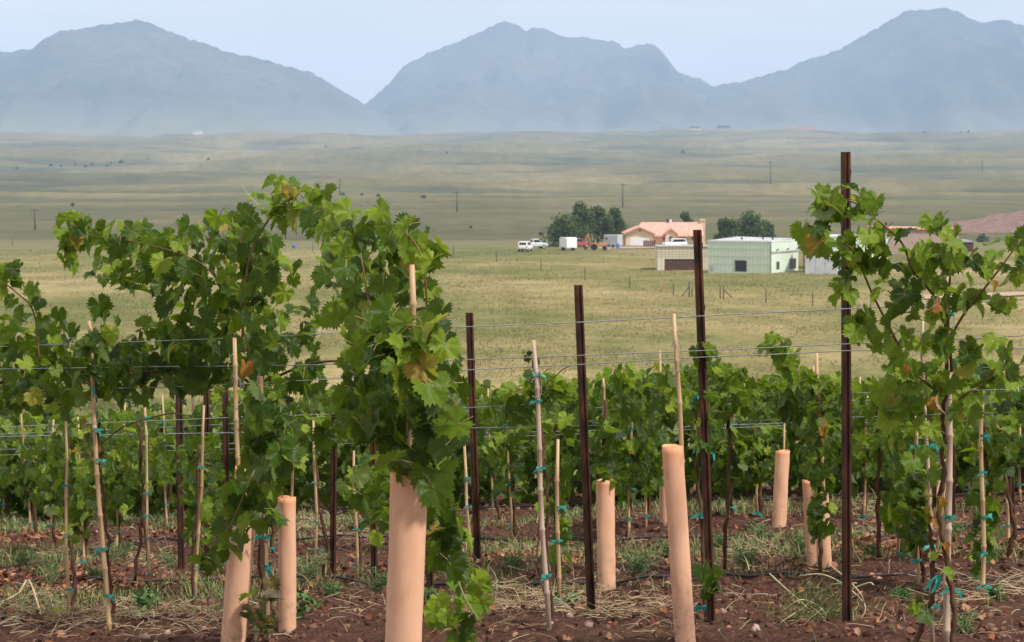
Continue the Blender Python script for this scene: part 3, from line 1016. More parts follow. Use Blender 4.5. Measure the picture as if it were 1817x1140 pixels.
# vine on the tan stake at far left: thin, nearly bare
v = vine(197, 1132, A + 0.02, 'thin nearly bare vine tied along the tan bamboo stake at far left')
trunk(v, [(200, 1132), (197, 1060), (190, 960), (180, 860), (172, 800), (176, 750)], A + 0.05, (0.009, 0.006), 11)
shoot(v, [(178, 790), (215, 760), (250, 747), (305, 734), (340, 740)], A + 0.05, (0.004, 0.003))
leaf_cloud(v, [(150, 745), (185, 745), (180, 830), (160, 820)], A, 6, (0.05, 0.08), 41, (('dry', 0.7), ('dark', 0.3)), 0.04, 0.3)

# centre vine in the widest tube
v = vine(716, 1330, FRONT, 'nearest leafy vine, bursting from the widest grow tube left of centre')
R2 = [(660, 565), (700, 545), (755, 560), (785, 600), (808, 640), (812, 720), (826, 790), (790, 825), (772, 868), (735, 850), (705, 845), (692, 805), (645, 780), (610, 735), (615, 650)]
leaf_cloud(v, R2, FRONT - 0.13, 105, (0.085, 0.135), 51, depth=0.10)
R1 = [(565, 470), (600, 440), (585, 405), (625, 395), (660, 385), (680, 365), (692, 400), (740, 392), (760, 420), (782, 430), (788, 520), (782, 560), (740, 575), (700, 560),
      (690, 600), (620, 620), (590, 560), (590, 500)]
leaf_cloud(v, R1, 8.0, 76, (0.08, 0.12), 52, (('mature', 0.55), ('light', 0.43), ('young', 0.02)), 0.12, 0.36)
shoot(v, [(720, 820), (700, 700), (660, 560), (640, 450)], 7.3, (0.006, 0.003), leaves=0.06, seed=12, djit=0.03)
shoot(v, [(725, 800), (756, 640), (755, 500), (735, 430), (690, 400), (672, 398)], 7.4, (0.005, 0.002), leaves=0.055, seed=13, mix=TOP, djit=0.03)
shoot(v, [(700, 700), (690, 620), (600, 500), (585, 420)], 7.9, (0.004, 0.002), leaves=0.07, seed=14, mix=TOP, djit=0.03)
leaf_cloud(v, [(690, 565), (770, 560), (800, 640), (770, 700), (720, 690), (690, 640)], FRONT - 0.36, 14, (0.10, 0.14), 53, (('light', 0.8), ('young', 0.2)), 0.03, 0.3)
leaf_cloud(v, [(555, 375), (625, 370), (610, 410), (545, 400)], 8.6, 5, (0.12, 0.15), 58, (('young', 0.3), ('light', 0.7)), 0.03, 0.3)
leaf_cloud(v, [(625, 830), (692, 800), (690, 950), (662, 955), (645, 890)], 8.0, 24, BIG, 54, depth=0.08)
leaf_cloud(v, [(765, 845), (800, 880), (820, 950), (812, 1010), (772, 990), (762, 900)], 7.4, 26, MID, 55, depth=0.08)
leaf_cloud(v, [(775, 1060), (800, 1008), (850, 1012), (880, 1045), (862, 1085), (872, 1128), (800, 1140), (762, 1092)], 8.6, 24, MID, 56, (('light', 0.7), ('mature', 0.3)), 0.1)
shoot(v, [(765, 850), (790, 950), (820, 1050), (850, 1100)], 8.0, (0.004, 0.002), m=M_PET)
trunk(v, [(712, 1330), (716, 1100), (722, 900), (726, 780)], FRONT + 0.02, (0.014, 0.010), 15)

# thin bare vine
v = vine(979, 1130, A + 0.03, 'thin leafless vine with brown dried tips on the pale bamboo stake')
trunk(v, [(980, 1130), (978, 1060), (968, 960), (972, 860), (962, 790), (955, 700), (944, 640)], A + 0.04, (0.008, 0.005), 16)
shoot(v, [(958, 690), (985, 668), (1000, 655), (1012, 650)], A + 0.03, (0.0028, 0.0015))
shoot(v, [(957, 668), (975, 655), (985, 660)], A + 0.03, (0.0025, 0.0012))
leaf_cloud(v, [(932, 625), (955, 620), (955, 650), (935, 652)], A, 5, (0.035, 0.055), 61, (('dark', 1),), 0.02, 0.2)
shoot(v, [(958, 905), (955, 960), (952, 1000), (968, 1060)], A + 0.05, (0.004, 0.005), 'dead_branch', M_BARK)
leaf_cloud(v, [(950, 890), (966, 890), (966, 915), (950, 915)], A, 3, (0.04, 0.06), 62, (('dry', 1),), 0.02, 0.2)

# vine tied to the leaning steel post
v = vine(1255, 1108, 10.1, 'slim vine tied with teal tape to the left-leaning steel post')
trunk(v, [(1256, 1110), (1248, 1020), (1242, 900), (1238, 800), (1240, 730), (1248, 650)], 10.08, (0.009, 0.006), 17)
leaf_cloud(v, [(1232, 617), (1262, 617), (1260, 650), (1235, 650)], 9.95, 8, SML, 63, DEF, 0.03, 0.2)
leaf_cloud(v, [(1205, 690), (1270, 680), (1275, 790), (1225, 790)], 10.05, 22, SML, 64, DEF, 0.06)
leaf_cloud(v, [(1235, 1005), (1268, 1000), (1275, 1040), (1245, 1065)], 9.95, 8, SML, 65, DEF, 0.03)
for k, (px, py) in enumerate([(1257, 1079), (1252, 915), (1243, 797), (1240, 706)]):
    tie(v, on_row(px, py, 10.05) - v.location, 0.026, 300 + k)

# right vine
v = vine(1684, 1158, 9.05, 'open-branched vine at right with light green leaves and a few orange ones')
trunk(v, [(1690, 1158), (1693, 1080), (1680, 1000), (1666, 900), (1674, 840), (1673, 760), (1676, 690), (1680, 560)], 9.02, (0.011, 0.006), 18)
Y3 = 9.0
for k, (pts, mixv) in enumerate([
        ([(1672, 702), (1620, 658), (1593, 610), (1575, 575), (1549, 524), (1531, 482), (1510, 440), (1470, 425), (1440, 415)], TOP),
        ([(1688, 620), (1668, 545), (1641, 505), (1618, 478), (1604, 437), (1577, 407), (1550, 386), (1514, 359), (1470, 352)], TOP),
        ([(1688, 660), (1689, 600), (1716, 550), (1751, 507), (1778, 472), (1812, 425)], TOP),
        ([(1686, 680), (1706, 649), (1731, 626), (1755, 600)], TOP),
        ([(1686, 725), (1718, 697), (1741, 684), (1770, 650)], TOP),
        ([(1675, 770), (1650, 745), (1633, 730), (1600, 700)], TOP),
        ([(1680, 560), (1685, 500), (1690, 430), (1695, 395)], TOP)]):
    shoot(v, pts, Y3, (0.006, 0.0025), leaves=0.12, seed=70 + k, size=(0.06, 0.10), mix=mixv, djit=0.03)
VR = (('mature', 0.12), ('light', 0.78), ('young', 0.10))
for k, (poly, n) in enumerate([
        ([(1447, 340), (1515, 332), (1512, 372), (1450, 376)], 12), ([(1515, 352), (1560, 350), (1556, 400), (1518, 396)], 8),
        ([(1420, 402), (1475, 400), (1490, 450), (1440, 445)], 11), ([(1470, 412), (1560, 415), (1570, 490), (1500, 490)], 20),
        ([(1482, 482), (1518, 480), (1512, 530), (1482, 525)], 7), ([(1652, 388), (1705, 385), (1702, 470), (1665, 475)], 14),
        ([(1600, 435), (1660, 430), (1655, 500), (1605, 500)], 12), ([(1555, 500), (1680, 490), (1680, 570), (1560, 575)], 20),
        ([(1690, 470), (1748, 455), (1745, 535), (1700, 535)], 11), ([(1742, 415), (1817, 405), (1830, 490), (1770, 500)], 15),
        ([(1765, 530), (1790, 525), (1790, 555), (1768, 558)], 3), ([(1500, 552), (1545, 550), (1540, 600), (1505, 600)], 6),
        ([(1540, 580), (1690, 575), (1690, 700), (1560, 700)], 46), ([(1692, 610), (1790, 600), (1795, 700), (1700, 735)], 30),
        ([(1560, 700), (1670, 700), (1660, 760), (1585, 790)], 22), ([(1610, 790), (1665, 770), (1665, 855), (1615, 850)], 9),
        ([(1540, 400), (1600, 395), (1590, 430), (1545, 425)], 8), ([(1690, 715), (1745, 700), (1735, 745), (1695, 745)], 7)]):
    leaf_cloud(v, poly, Y3, max(2, round(n * (0.95 if k < 12 else 0.58))), (0.06, 0.11), 100 + k, VR, 0.07, 0.34)
for q, kd, s in [((1657, 540), 'dry', 0.07), ((1664, 715), 'dry', 0.08), ((1612, 655), 'dry', 0.05), ((1667, 890), 'dry', 0.06), ((1675, 970), 'dry', 0.05), ((1678, 1018), 'young', 0.06), ((1760, 505), 'dry', 0.05), ((1655, 985), 'young', 0.04)]:
    add_leaf(v, on_row(q[0], q[1], Y3 - 0.16), s, kd, random.Random(q[0] + 3))
v = vine(1622, 1150, 9.2, 'crooked reddish vine rising left of the thin bamboo at right')
trunk(v, [(1618, 1160), (1640, 1100), (1654, 1050), (1655, 980), (1650, 930), (1660, 880), (1655, 830)], 9.2, (0.011, 0.006), 19)
leaf_cloud(v, [(1620, 1055), (1650, 1050), (1645, 1090), (1622, 1085)], 9.15, 4, SML, 130, TOP, 0.02, 0.3)
leaf_cloud(v, [(1640, 870), (1670, 870), (1665, 930), (1645, 930)], 9.15, 5, (0.05, 0.07), 131, (('dry', 1),), 0.02, 0.3)
rb = on_row(1663, 1030, 9.02)
mb = MB()
for pts in ([(0.0, 0, 0.03), (-0.03, -0.01, 0.005), (-0.062, -0.005, -0.05)], [(0.012, 0, 0.03), (0.004, -0.01, -0.01), (-0.025, -0.006, -0.07)]):
    w_ = Vector((0.018, 0.004, 0.008))
    vs = []
    for q in pts:
        vs += [Vector(q) - w_, Vector(q) + w_]
    mb.add(vs, [(0, 2, 3, 1), (2, 4, 5, 3)])
mb.v = [q * 0.62 for q in mb.v]
tag(mb.build('ribbon', M_TAPE, None, rb), 'wide teal ribbon hanging beside the thickest bamboo stake at right', 'ribbon')

# ------------------------------------------------------------------ second row
ROW2 = 'vines of the second row'
v = vine(990, 1080, B_ - 0.6, 'leafy vine column right behind the bare bamboo stake near the middle', ROW2)
trunk(v, [(993, 1082), (988, 1000), (985, 900), (982, 800), (990, 720)], B_ - 0.6, (0.011, 0.008), 20)
leaf_cloud(v, [(955, 730), (1015, 730), (1020, 850), (1000, 900), (1015, 960), (1000, 1020), (970, 1010), (975, 900), (955, 820)], B_ - 0.6, 62, SML, 140, DEF, 0.12)
leaf_cloud(v, [(880, 700), (950, 662), (1000, 680), (1040, 700), (1030, 735), (950, 745), (890, 735)], B_, 60, MID, 141, DEF, 0.14)
leaf_cloud(v, [(965, 665), (1005, 668), (1000, 700), (960, 705)], B_ - 0.2, 8, MID, 142, TOP, 0.04, 0.3)
v = vine(1076, 1050, B_ - 0.8, 'vine spilling leaves over the stubby tube, its canopy spreading along the wire', ROW2)
trunk(v, [(1076, 1050), (1074, 900), (1070, 800), (1075, 710)], B_ - 0.8, (0.010, 0.008), 21)
leaf_cloud(v, [(1045, 745), (1105, 745), (1095, 800), (1095, 860), (1075, 872), (1052, 855), (1045, 800)], B_ - 0.85, 36, SML, 143, DEF, 0.08)
leaf_cloud(v, [(1030, 690), (1075, 665), (1110, 650), (1165, 672), (1205, 660), (1215, 745), (1140, 755), (1080, 745), (1035, 740)], B_ - 0.2, 85, MID, 144, DEF, 0.15)
v = vine(1285, 1010, B_, 'vine whose canopy spreads along the wire right of the left-leaning post', ROW2)
trunk(v, [(1285, 1010), (1290, 900), (1295, 800), (1290, 720)], B_, (0.010, 0.008), 22)
leaf_cloud(v, [(1205, 665), (1260, 642), (1290, 650), (1300, 675), (1350, 680), (1400, 670), (1400, 740), (1330, 735), (1270, 755), (1215, 750)], B_ - 0.1, 100, MID, 145, DEF, 0.15)
v = vine(1459, 1026, B_ - 0.4, 'vine with a narrow leafy column in front of the pair of thin tubes', ROW2)
trunk(v, [(1455, 1030), (1457, 950), (1452, 850), (1456, 760), (1450, 700)], B_ - 0.45, (0.010, 0.008), 23)
leaf_cloud(v, [(1395, 680), (1430, 665), (1485, 660), (1495, 740), (1470, 770), (1420, 755), (1395, 740)], B_ - 0.2, 60, MID, 146, DEF, 0.14)
leaf_cloud(v, [(1425, 745), (1490, 745), (1492, 800), (1470, 850), (1478, 900), (1468, 965), (1445, 960), (1440, 880), (1430, 820)], B_ - 0.5, 58, SML, 147, DEF, 0.08)
shoot(v, [(1430, 720), (1415, 660), (1390, 620), (1362, 598)], B_ - 0.1, (0.004, 0.002), leaves=0.05, seed=24)
leaf_cloud(v, [(1348, 592), (1390, 592), (1405, 625), (1380, 640), (1350, 625)], B_ - 0.1, 10, SML, 148, TOP, 0.04, 0.3)
leaf_cloud(v, [(1380, 640), (1420, 635), (1425, 670), (1385, 675)], B_ - 0.1, 10, MID, 149, TOP, 0.04, 0.3)
for q in [(1457, 752), (1462, 765), (1230, 740)]:
    add_leaf(v, on_row(q[0], q[1], B_ - 0.75), 0.07, 'dry', random.Random(q[0]))
v = vine(1745, 1058, B_ - 1.0, 'vine clothed in leaves down to the soil, right of the thickest bamboo', ROW2)
trunk(v, [(1743, 1060), (1745, 960), (1752, 850), (1745, 740)], B_ - 1.0, (0.010, 0.008), 25)
leaf_cloud(v, [(1720, 750), (1790, 740), (1790, 830), (1765, 870), (1775, 940), (1750, 1000), (1735, 1045), (1722, 960), (1735, 900), (1715, 860)], B_ - 1.0, 85, SML, 150, DEF, 0.1)
pstake(1744, 1060, 1742, 700, 0.010, 'bamboo stake inside the leaf-clad vine right of the thickest bamboo', ties=(0.06, 0.22, 0.4, 0.62, 0.8), seed=31)
v = vine(1800, 980, B_ + 0.2, 'bare-legged vine at the right edge beside a slim bamboo', ROW2)
trunk(v, [(1790, 985), (1800, 930), (1785, 860), (1782, 780), (1790, 700)], B_ + 0.2, (0.012, 0.009), 26)
leaf_cloud(v, [(1760, 690), (1850, 670), (1850, 760), (1770, 760)], B_ + 0.2, 45, MID, 151, DEF, 0.14)
pstake(1788, 975, 1781, 668, 0.009, 'slim bamboo stake with teal ties at the right edge', ties=(0.14, 0.45, 0.72, 0.86), seed=32)
v = vine(1560, 985, B_ + 0.1, 'leafy vine behind the tall steel post, left of the right-hand vine', ROW2)
trunk(v, [(1562, 990), (1556, 900), (1560, 800), (1555, 720)], B_ + 0.1, (0.011, 0.008), 27)
leaf_cloud(v, [(1495, 690), (1600, 670), (1700, 690), (1740, 690), (1740, 760), (1600, 790), (1510, 780)], B_ + 0.1, 95, MID, 152, DEF, 0.16)
# second row, left side: leaf columns on stakes
v = vine(124, 1112, 10.4, 'vine with bare reddish legs and a leafy head, left of the tan stake', ROW2)
trunk(v, [(120, 1125), (128, 1080), (132, 1020), (122, 950), (118, 860), (120, 760)], 10.4, (0.011, 0.008), 28)
leaf_cloud(v, [(95, 750), (155, 745), (160, 850), (130, 890), (105, 860)], 10.6, 40, SML, 153, DEF, 0.1)
leaf_cloud(v, [(110, 930), (140, 930), (140, 962), (112, 962)], 10.3, 6, (0.05, 0.08), 154, DEF, 0.03, 0.3)
leaf_cloud(v, [(95, 1085), (135, 1085), (130, 1115), (98, 1112)], 10.3, 5, (0.05, 0.08), 155, TOP, 0.03, 0.3)
pstake(121, 1100, 116, 738, 0.0075, 'bamboo stake beside the bare reddish vine legs, left of the tan stake', ties=(0.15, 0.42, 0.66), seed=33)
v = vine(268, 1052, 11.6, 'forked vine with crossing legs between the tan stake and the leaning tube', ROW2)
trunk(v, [(272, 1052), (262, 980), (255, 900), (250, 800), (246, 750)], 11.6, (0.010, 0.008), 29)
trunk(v, [(240, 1030), (248, 960), (254, 900)], 11.6, (0.009, 0.007), 30)
leaf_cloud(v, [(215, 760), (290, 760), (295, 850), (262, 880), (225, 850)], 11.8, 46, SML, 156, DEF, 0.12)
pstake(267, 1052, 255, 690, 0.0075, 'bamboo stake with teal ties at the forked vine', ties=(0.09, 0.27, 0.38, 0.49, 0.86), seed=34)
v = vine(343, 1080, 11.0, 'leafy hanging vine just left of the leaning grow tube', ROW2)
trunk(v, [(345, 1080), (342, 1000), (350, 900), (352, 790)], 11.0, (0.009, 0.007), 31)
leaf_cloud(v, [(315, 775), (385, 775), (390, 850), (375, 930), (358, 985), (335, 960), (325, 880)], 11.3, 70, SML, 157, DEF, 0.12)
pstake(347, 1078, 362, 720, 0.0075, 'bamboo stake buried in the leaves left of the leaning tube', ties=(0.05, 0.2, 0.7), seed=35)
v = vine(575, 1022, B_, 'crooked-legged vine with teal ties, left of the dark post', ROW2)
trunk(v, [(570, 1024), (582, 985), (575, 940), (563, 880), (558, 800), (556, 750)], B_, (0.011, 0.008), 32)
leaf_cloud(v, [(530, 740), (600, 740), (600, 800), (540, 800)], B_ + 0.1, 34, MID, 158, DEF, 0.12)
pstake(563, 1024, 556, 745, 0.0075, 'bamboo stake with teal ties at the crooked-legged vine', ties=(0.17, 0.35, 0.6, 0.8), seed=36)
v = vine(636, 1036, B_ - 0.2, 'small forked vine with withered leaves, left of the widest tube', ROW2)
trunk(v, [(636, 1038), (640, 990), (634, 940), (630, 900)], B_ - 0.25, (0.009, 0.007), 33)
leaf_cloud(v, [(600, 850), (690, 830), (690, 880), (650, 900), (610, 890)], B_ - 0.2, 26, SML, 159, DEF, 0.1)
leaf_cloud(v, [(615, 905), (665, 900), (660, 935), (620, 935)], B_ - 0.3, 7, (0.05, 0.07), 160, (('dark', 1),), 0.04, 0.3)
pstake(634, 1038, 628, 800, 0.0075, 'bamboo stake with teal ties just left of the widest tube', ties=(0.15, 0.42, 0.62), seed=37)
pstake(990, 1080, 990, 780, 0.0095, 'bamboo stake half hidden by the leafy column near the middle', ties=(0.04, 0.4, 0.6), seed=38)
pstake(834, 985, 824, 790, 0.0095, 'bamboo stake left of the shortest leaning post', ties=(0.14, 0.45, 0.7), seed=39)
pstake(1077, 1035, 1070, 672, 0.0085, 'slim bamboo rising from the stubby tube through the canopy', seed=40)
pstake(1384, 940, 1392, 742, 0.007, 'slim bamboo standing in the short orange-rimmed tube', seed=41)
pstake(1466, 1018, 1449, 626, 0.010, 'bamboo rising above the canopy over the pair of thin tubes', seed=42)
pstake(1445, 1015, 1443, 650, 0.0085, 'shorter bamboo next to the one over the pair of thin tubes', seed=43)
pstake(1181, 940, 1171, 622, 0.0085, 'slim bamboo rising left of the slender leaning tube', seed=44)
pstake(1660, 985, 1700, 700, 0.0085, 'tilted bamboo of the flopped tube behind the right-hand vine', seed=45)

# ------------------------------------------------------------------ third row: stakes and thin vines, left to right
T3 = [(8, 925, 4, 770), (56, 955, 38, 735), (88, 980, 95, 745), (148, 1012, 138, 740), (205, 985, 222, 715), (296, 930, 288, 700), (478, 985, 470, 720), (700, 975, 690, 700),
      (874, 920, 866, 690), (907, 958, 898, 676), (1114, 955, 1122, 705), (1146, 945, 1150, 690), (1292, 930, 1305, 700), (1344, 925, 1338, 705), (1532, 930, 1540, 690), (1592, 1002, 1600, 720),
      (1628, 1042, 1624, 735), (1722, 905, 1716, 690), (1812, 900, 1806, 680)]
for k, (bx, by, tx, ty) in enumerate(T3):
    r = random.Random(900 + k)
    nm = ORD[k]
    pstake(bx, by, tx, ty, 0.0078, f'{nm} bamboo stake from the left among the thinly leaved vines of the third row', ties=[r.uniform(0.05, 0.2), r.uniform(0.3, 0.42), r.uniform(0.5, 0.6), r.uniform(0.68, 0.85)], seed=400 + k,
           group='bamboo stakes of the third row', tie_rad=0.017)
    b = on_slope(bx, by)
    y0 = b.y + ROWC * b.x
    v = vine(bx + 4, by, y0, f'thinly leaved vine on the {nm} bamboo stake from the left in the third row', 'thin vines of the third row')
    w = r.uniform(-12, 8)
    trunk(v, [(bx + 6 + w, by + 2), (bx + 5, by - 60), (bx + 2, by - 130), (0.4 * bx + 0.6 * tx + 3, 0.4 * by + 0.6 * ty), (tx + 2, ty + 45)], y0 + 0.03, (0.013, 0.009), 500 + k)
    leaf_cloud(v, [(tx - 40, ty + 20), (tx + 40, ty + 15), (tx + 55, ty + 70), (tx + 30, ty + 120), (tx - 25, ty + 125), (tx - 50, ty + 70)], y0 + 0.1, 40, (0.08, 0.12), 600 + k, DEF, 0.16)
    leaf_cloud(v, [(tx - 28, ty + 90), (tx + 28, ty + 90), (bx + 22, by - 75), (bx - 22, by - 75)], y0 - 0.08, r.choice([16, 24, 32]), (0.06, 0.11), 750 + k, DEF, 0.07)
    leaf_cloud(v, [(bx - 18, by - 150), (bx + 20, by - 150), (bx + 14, by - 60), (bx - 14, by - 60)], y0 + 0.02, r.choice([8, 14, 22]), (0.06, 0.10), 700 + k, DEF, 0.06)

# ------------------------------------------------------------------ far hedge rows: single vines, front leaves as leaves, the depth of each as one mass


def scatter_mesh(tmpl, locs, rots, scales):
    Vs, Ts, b = [], [], 0
    for k in range(len(locs)):
        tv, tf = tmpl[k % len(tmpl)]
        tv = np.asarray(tv, float)
        Vs.append((tv * scales[k]) @ np.asarray(rots[k]).T + np.asarray(locs[k]))
        Ts.append(np.asarray(tf) + b)
        b += len(tv)
    return np.concatenate(Vs), np.concatenate(Ts)


def hedge(y0, px0, px1, height, n_front, n_mass, seed, rowname, group):
    r = random.Random(seed)
    x, k = px0, 0
    step = 1.02
    while x < px1 and k < 20:
        p = on_row(x, 800, y0)
        b = Vector((p.x, p.y, gz(p.x, p.y)))
        s = F / p.y
        e = empty('grapevine', b, f'{ORD[k]} bushy vine from the left in the {rowname}', 'vine', group)
        tr = [b + Vector((r.gauss(0, 0.03), r.gauss(0, 0.03), h)) for h in (-0.02, 0.25, 0.5, height * 0.75)]
        MB().tube([q - b for q in curve_pts(tr, 3)], 0.014, 6).build('trunk', M_BARK, e, smooth=True)
        hh = height * r.uniform(0.9, 1.06)
        dirx = Vector((1, -ROWC, 0)).normalized()
        nrm = Vector((-ROWC, -1, 0)).normalized()
        for q in range(n_front):
            h = hh * (0.05 + 0.96 * r.random() ** 0.85)
            off = dirx * r.gauss(0, 0.32) + nrm * (r.uniform(0.10, 0.34) * (0.6 + 0.5 * math.sin(math.pi * min(1, h / hh))))
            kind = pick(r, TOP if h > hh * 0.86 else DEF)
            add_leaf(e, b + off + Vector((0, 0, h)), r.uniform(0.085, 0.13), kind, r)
        locs, rots, scs = [], [], []
        for q in range(n_mass):
            h = hh * (0.02 + 0.96 * r.random())
            locs.append(dirx * r.gauss(0, 0.36) + nrm * r.gauss(-0.02, 0.13) + Vector((0, 0, h)))
            rots.append(leaf_rot(r)); scs.append(r.uniform(0.10, 0.14))
        vv, tt = scatter_mesh(LO, locs, rots, scs)
        tag(link('foliage', np_mesh('foliage', vv, tt, M_LEAF_I), e), kind='stuff')
        x += step * s * 0.9
        k += 1


hedge(D_, -120, 1960, 0.88, 140, 300, 801, 'hedge behind the thin third row', 'bushy vines of the fourth row')
hedge(E_, -60, 1960, 0.72, 60, 200, 802, 'hindmost hedge, only its top showing', 'bushy vines of the hindmost row')
T4 = [(70, 20), (330, -5), (520, 25), (790, 5), (845, 20), (1010, 15), (1090, 0), (1260, 25), (1345, 10), (1530, 5), (1668, 15), (1800, 8)]
for k, (px, dy) in enumerate(T4):
    p = on_row(px, 800, D_)
    b = Vector((p.x, p.y, gz(p.x, p.y)))
    t = at(px - 4, 672 + dy - 0.012 * (px - 900), p.y)
    stake(b, t, 0.009, f'{ORD[k]} bamboo tip from the left poking out of the hedge behind the thin third row', seed=450 + k, group='bamboo stakes in the hedge')

# dark square sign board seen through the canopy gap at left
p = at(342, 712, 26)
e = empty('small_sign', Vector((p.x, p.y, gz(p.x, p.y))), 'small dark board on a post seen through the gap below the left canopy', 'sign')
zt = at(342, 700, 26).z - e.location.z
MB().box(-0.07, 0.07, -0.01, 0.01, zt - 0.10, zt + 0.06).build('board', M_HOSE, e).rotation_euler = (0, 0.2, 0)
MB().box(-0.015, 0.015, 0.012, 0.03, -0.05, zt).build('leg', M_WOOD, e)

# ------------------------------------------------------------------ drip hoses along the rows
for k, (y0, lb) in enumerate([(B_ - 0.55, 'black drip hose along the second row, on the bare soil'), (C_ - 0.5, 'black drip hose along the third row, in the grass'), (D_ - 0.45, 'black drip hose at the foot of the far hedge')]):
    pts = []
    for q in range(60):
        x = -4.6 + q * 0.16
        y = y0 - ROWC * x + 0.05 * float(vnoise(x * 1.3, k * 7.7, 4))
        pts.append(Vector((x, y, gz(x, y) + 0.014 + 0.03 * max(0, float(vnoise(x * 2, k + 0.5, 9))))))
    o = MB().tube([q - pts[0] for q in pts], 0.0075, 6).build('drip_hose', M_HOSE, None, pts[0], smooth=True)
    tag(o, lb, 'hose', 'drip hoses')
# ------------------------------------------------------------------ ground cover in the vineyard
M_GRASS = mat('grass_blades', lambda nt, N, L: principled(nt, ramp(nt, N('ShaderNodeNewGeometry').outputs['Random Per Island'], [(0.0, (0.05, 0.10, 0.022)), (0.55, (0.11, 0.16, 0.045)), (1.0, (0.32, 0.28, 0.13))]), 0.6, 0.25))
M_STRAW = mat('straw', lambda nt, N, L: principled(nt, ramp(nt, N('ShaderNodeNewGeometry').outputs['Random Per Island'], [(0.0, (0.22, 0.14, 0.07)), (0.5, (0.38, 0.28, 0.16)), (1.0, (0.60, 0.50, 0.34))]), 0.7, 0.25))
M_LITTER = mat('leaf_litter', lambda nt, N, L: principled(nt, ramp(nt, N('ShaderNodeNewGeometry').outputs['Random Per Island'], [(0.0, (0.10, 0.04, 0.025)), (0.6, (0.24, 0.09, 0.045)), (1.0, (0.36, 0.20, 0.11))]), 0.85, 0.15))
M_STONE = mat('clods', lambda nt, N, L: principled(nt, ramp(nt, N('ShaderNodeNewGeometry').outputs['Random Per Island'], [(0.0, (0.060, 0.028, 0.019)), (0.7, (0.12, 0.06, 0.042)), (0.93, (0.19, 0.11, 0.08)), (1.0, (0.42, 0.30, 0.25))]), 0.95, 0.1, 0, nnoise(nt, 30, 5), 0.8, 0.01))


def rotz(a):
    c, s = math.cos(a), math.sin(a)
    return np.array([[c, -s, 0], [s, c, 0], [0, 0, 1.0]])


def rnd_rot(r):
    q = Vector((r.gauss(0, 1), r.gauss(0, 1), r.gauss(0, 1))).normalized()
    return np.array(Matrix.Rotation(r.uniform(0, 6.28), 3, q))


def spread(n, y_a, y_b, seed, dens=None, margin=1.12):
    """random points on the slope inside a widened view wedge"""
    g = np.random.default_rng(seed)
    out_x, out_y = [], []
    while sum(len(a) for a in out_x) < n:
        u = g.random(n * 2)
        y = np.sqrt(y_a ** 2 + u * (y_b ** 2 - y_a ** 2))
        x = (g.random(n * 2) * 2 - 1) * 0.2216 * margin * y
        keep = g.random(n * 2) < (dens(x, y) if dens is not None else 1.0)
        out_x.append(x[keep]); out_y.append(y[keep])
    x, y = np.concatenate(out_x)[:n], np.concatenate(out_y)[:n]
    return x, y, ground(x, y, True)


def rowpos(x, y):
    return np.mod(y + ROWC * x - A + 1.32, 2.64) - 1.32


def blade(h, w, lean, c):
    return ([(-w, 0, 0), (w, 0, 0), (w * 0.6, lean * 0.4, h * 0.6), (-w * 0.6, lean * 0.4, h * 0.6), (0, lean, h)], [(0, 1, 2), (0, 2, 3), (3, 2, 4)])


BL = [blade(1.0, 0.035, q, 0) for q in (0.15, 0.45, 0.8, 1.1)]


def grass_dens(x, y):
    mid = np.clip(np.abs(rowpos(x, y)) * 1.1 - 0.05 + 0.4 * vnoise(x * 2.3, y * 2.3, 66), 0, 1)
    pat = np.clip(fbm(x * 1.3, y * 1.3, 4, 61) * 2.0 + 0.5, 0, 1)
    return np.clip((y - 10.6) / 1.4, 0.02, 1) * mid * pat


r = random.Random(5)
n = 60000
x, y, z = spread(n, 8.6, 20.5, 71, grass_dens)
vv, tt = scatter_mesh(BL, list(zip(x, y, z - 0.005)), [rotz(r.uniform(0, 6.28)) for _ in range(n)], [r.uniform(0.02, 0.035 + 0.06 * r.random()) * np.array([1.3, 1.2, 1]) for _ in range(n)])
tag(link('grass', np_mesh('grass', vv, tt, M_GRASS)), 'short green grass growing between the vine rows', 'grass', kind='stuff')


def straw_t(seed):
    q = random.Random(seed)
    pts = [Vector((0, 0, 0))]
    d = Vector((1, 0, q.uniform(0.0, 0.5))).normalized()
    for _ in range(5):
        d = (d + Vector((q.gauss(0, 0.08), q.gauss(0, 0.15), q.gauss(-0.07, 0.1)))).normalized()
        pts.append(pts[-1] + d * 0.2)
    mb = MB().tube(pts, 0.011, 3, 0, False)
    return [tuple(v) for v in mb.v], mb.f


ST = [straw_t(k) for k in range(9)]
hot = [on_slope(*q) for q in [(930, 1095), (960, 1075), (900, 1070), (890, 1110), (1010, 1100), (1090, 1095), (1150, 1098), (30, 1120), (90, 1125), (150, 1118), (270, 1115), (320, 1125), (230, 1105), (60, 1075),
                               (1740, 1050), (1790, 1055), (1700, 1060), (1590, 955), (1650, 940), (620, 960), (700, 960), (560, 935), (120, 985), (250, 1000), (1330, 985), (1560, 920), (960, 985)]]


def straw_dens(x, y):
    d = 0.05 + 0.22 * np.clip(fbm(x * 1.2, y * 1.2, 3, 91), 0, 1)
    for h in hot:
        d = d + 1.0 * np.exp(-(((x - h.x) / 0.16) ** 2 + ((y - h.y) / 0.42) ** 2))
    return np.clip(d, 0, 1)


n = 7000
x, y, z = spread(n, 8.6, 19.0, 72, straw_dens)
dn = straw_dens(x, y)
tilt = [np.array(Matrix.Rotation(r.uniform(0, 6.28), 3, 'Z') @ Matrix.Rotation(r.gauss(0, 0.25), 3, 'Y')) for _ in range(n)]
vv, tt = scatter_mesh(ST, [(x[k], y[k], z[k] + 0.002 + r.random() * 0.05 * (dn[k] > 0.35)) for k in range(n)], tilt, [r.uniform(0.04, 0.13) for _ in range(n)])
tag(link('straw', np_mesh('straw', vv, tt, M_STRAW)), 'dry pale straw lying in tangles on the soil', 'straw', kind='stuff')

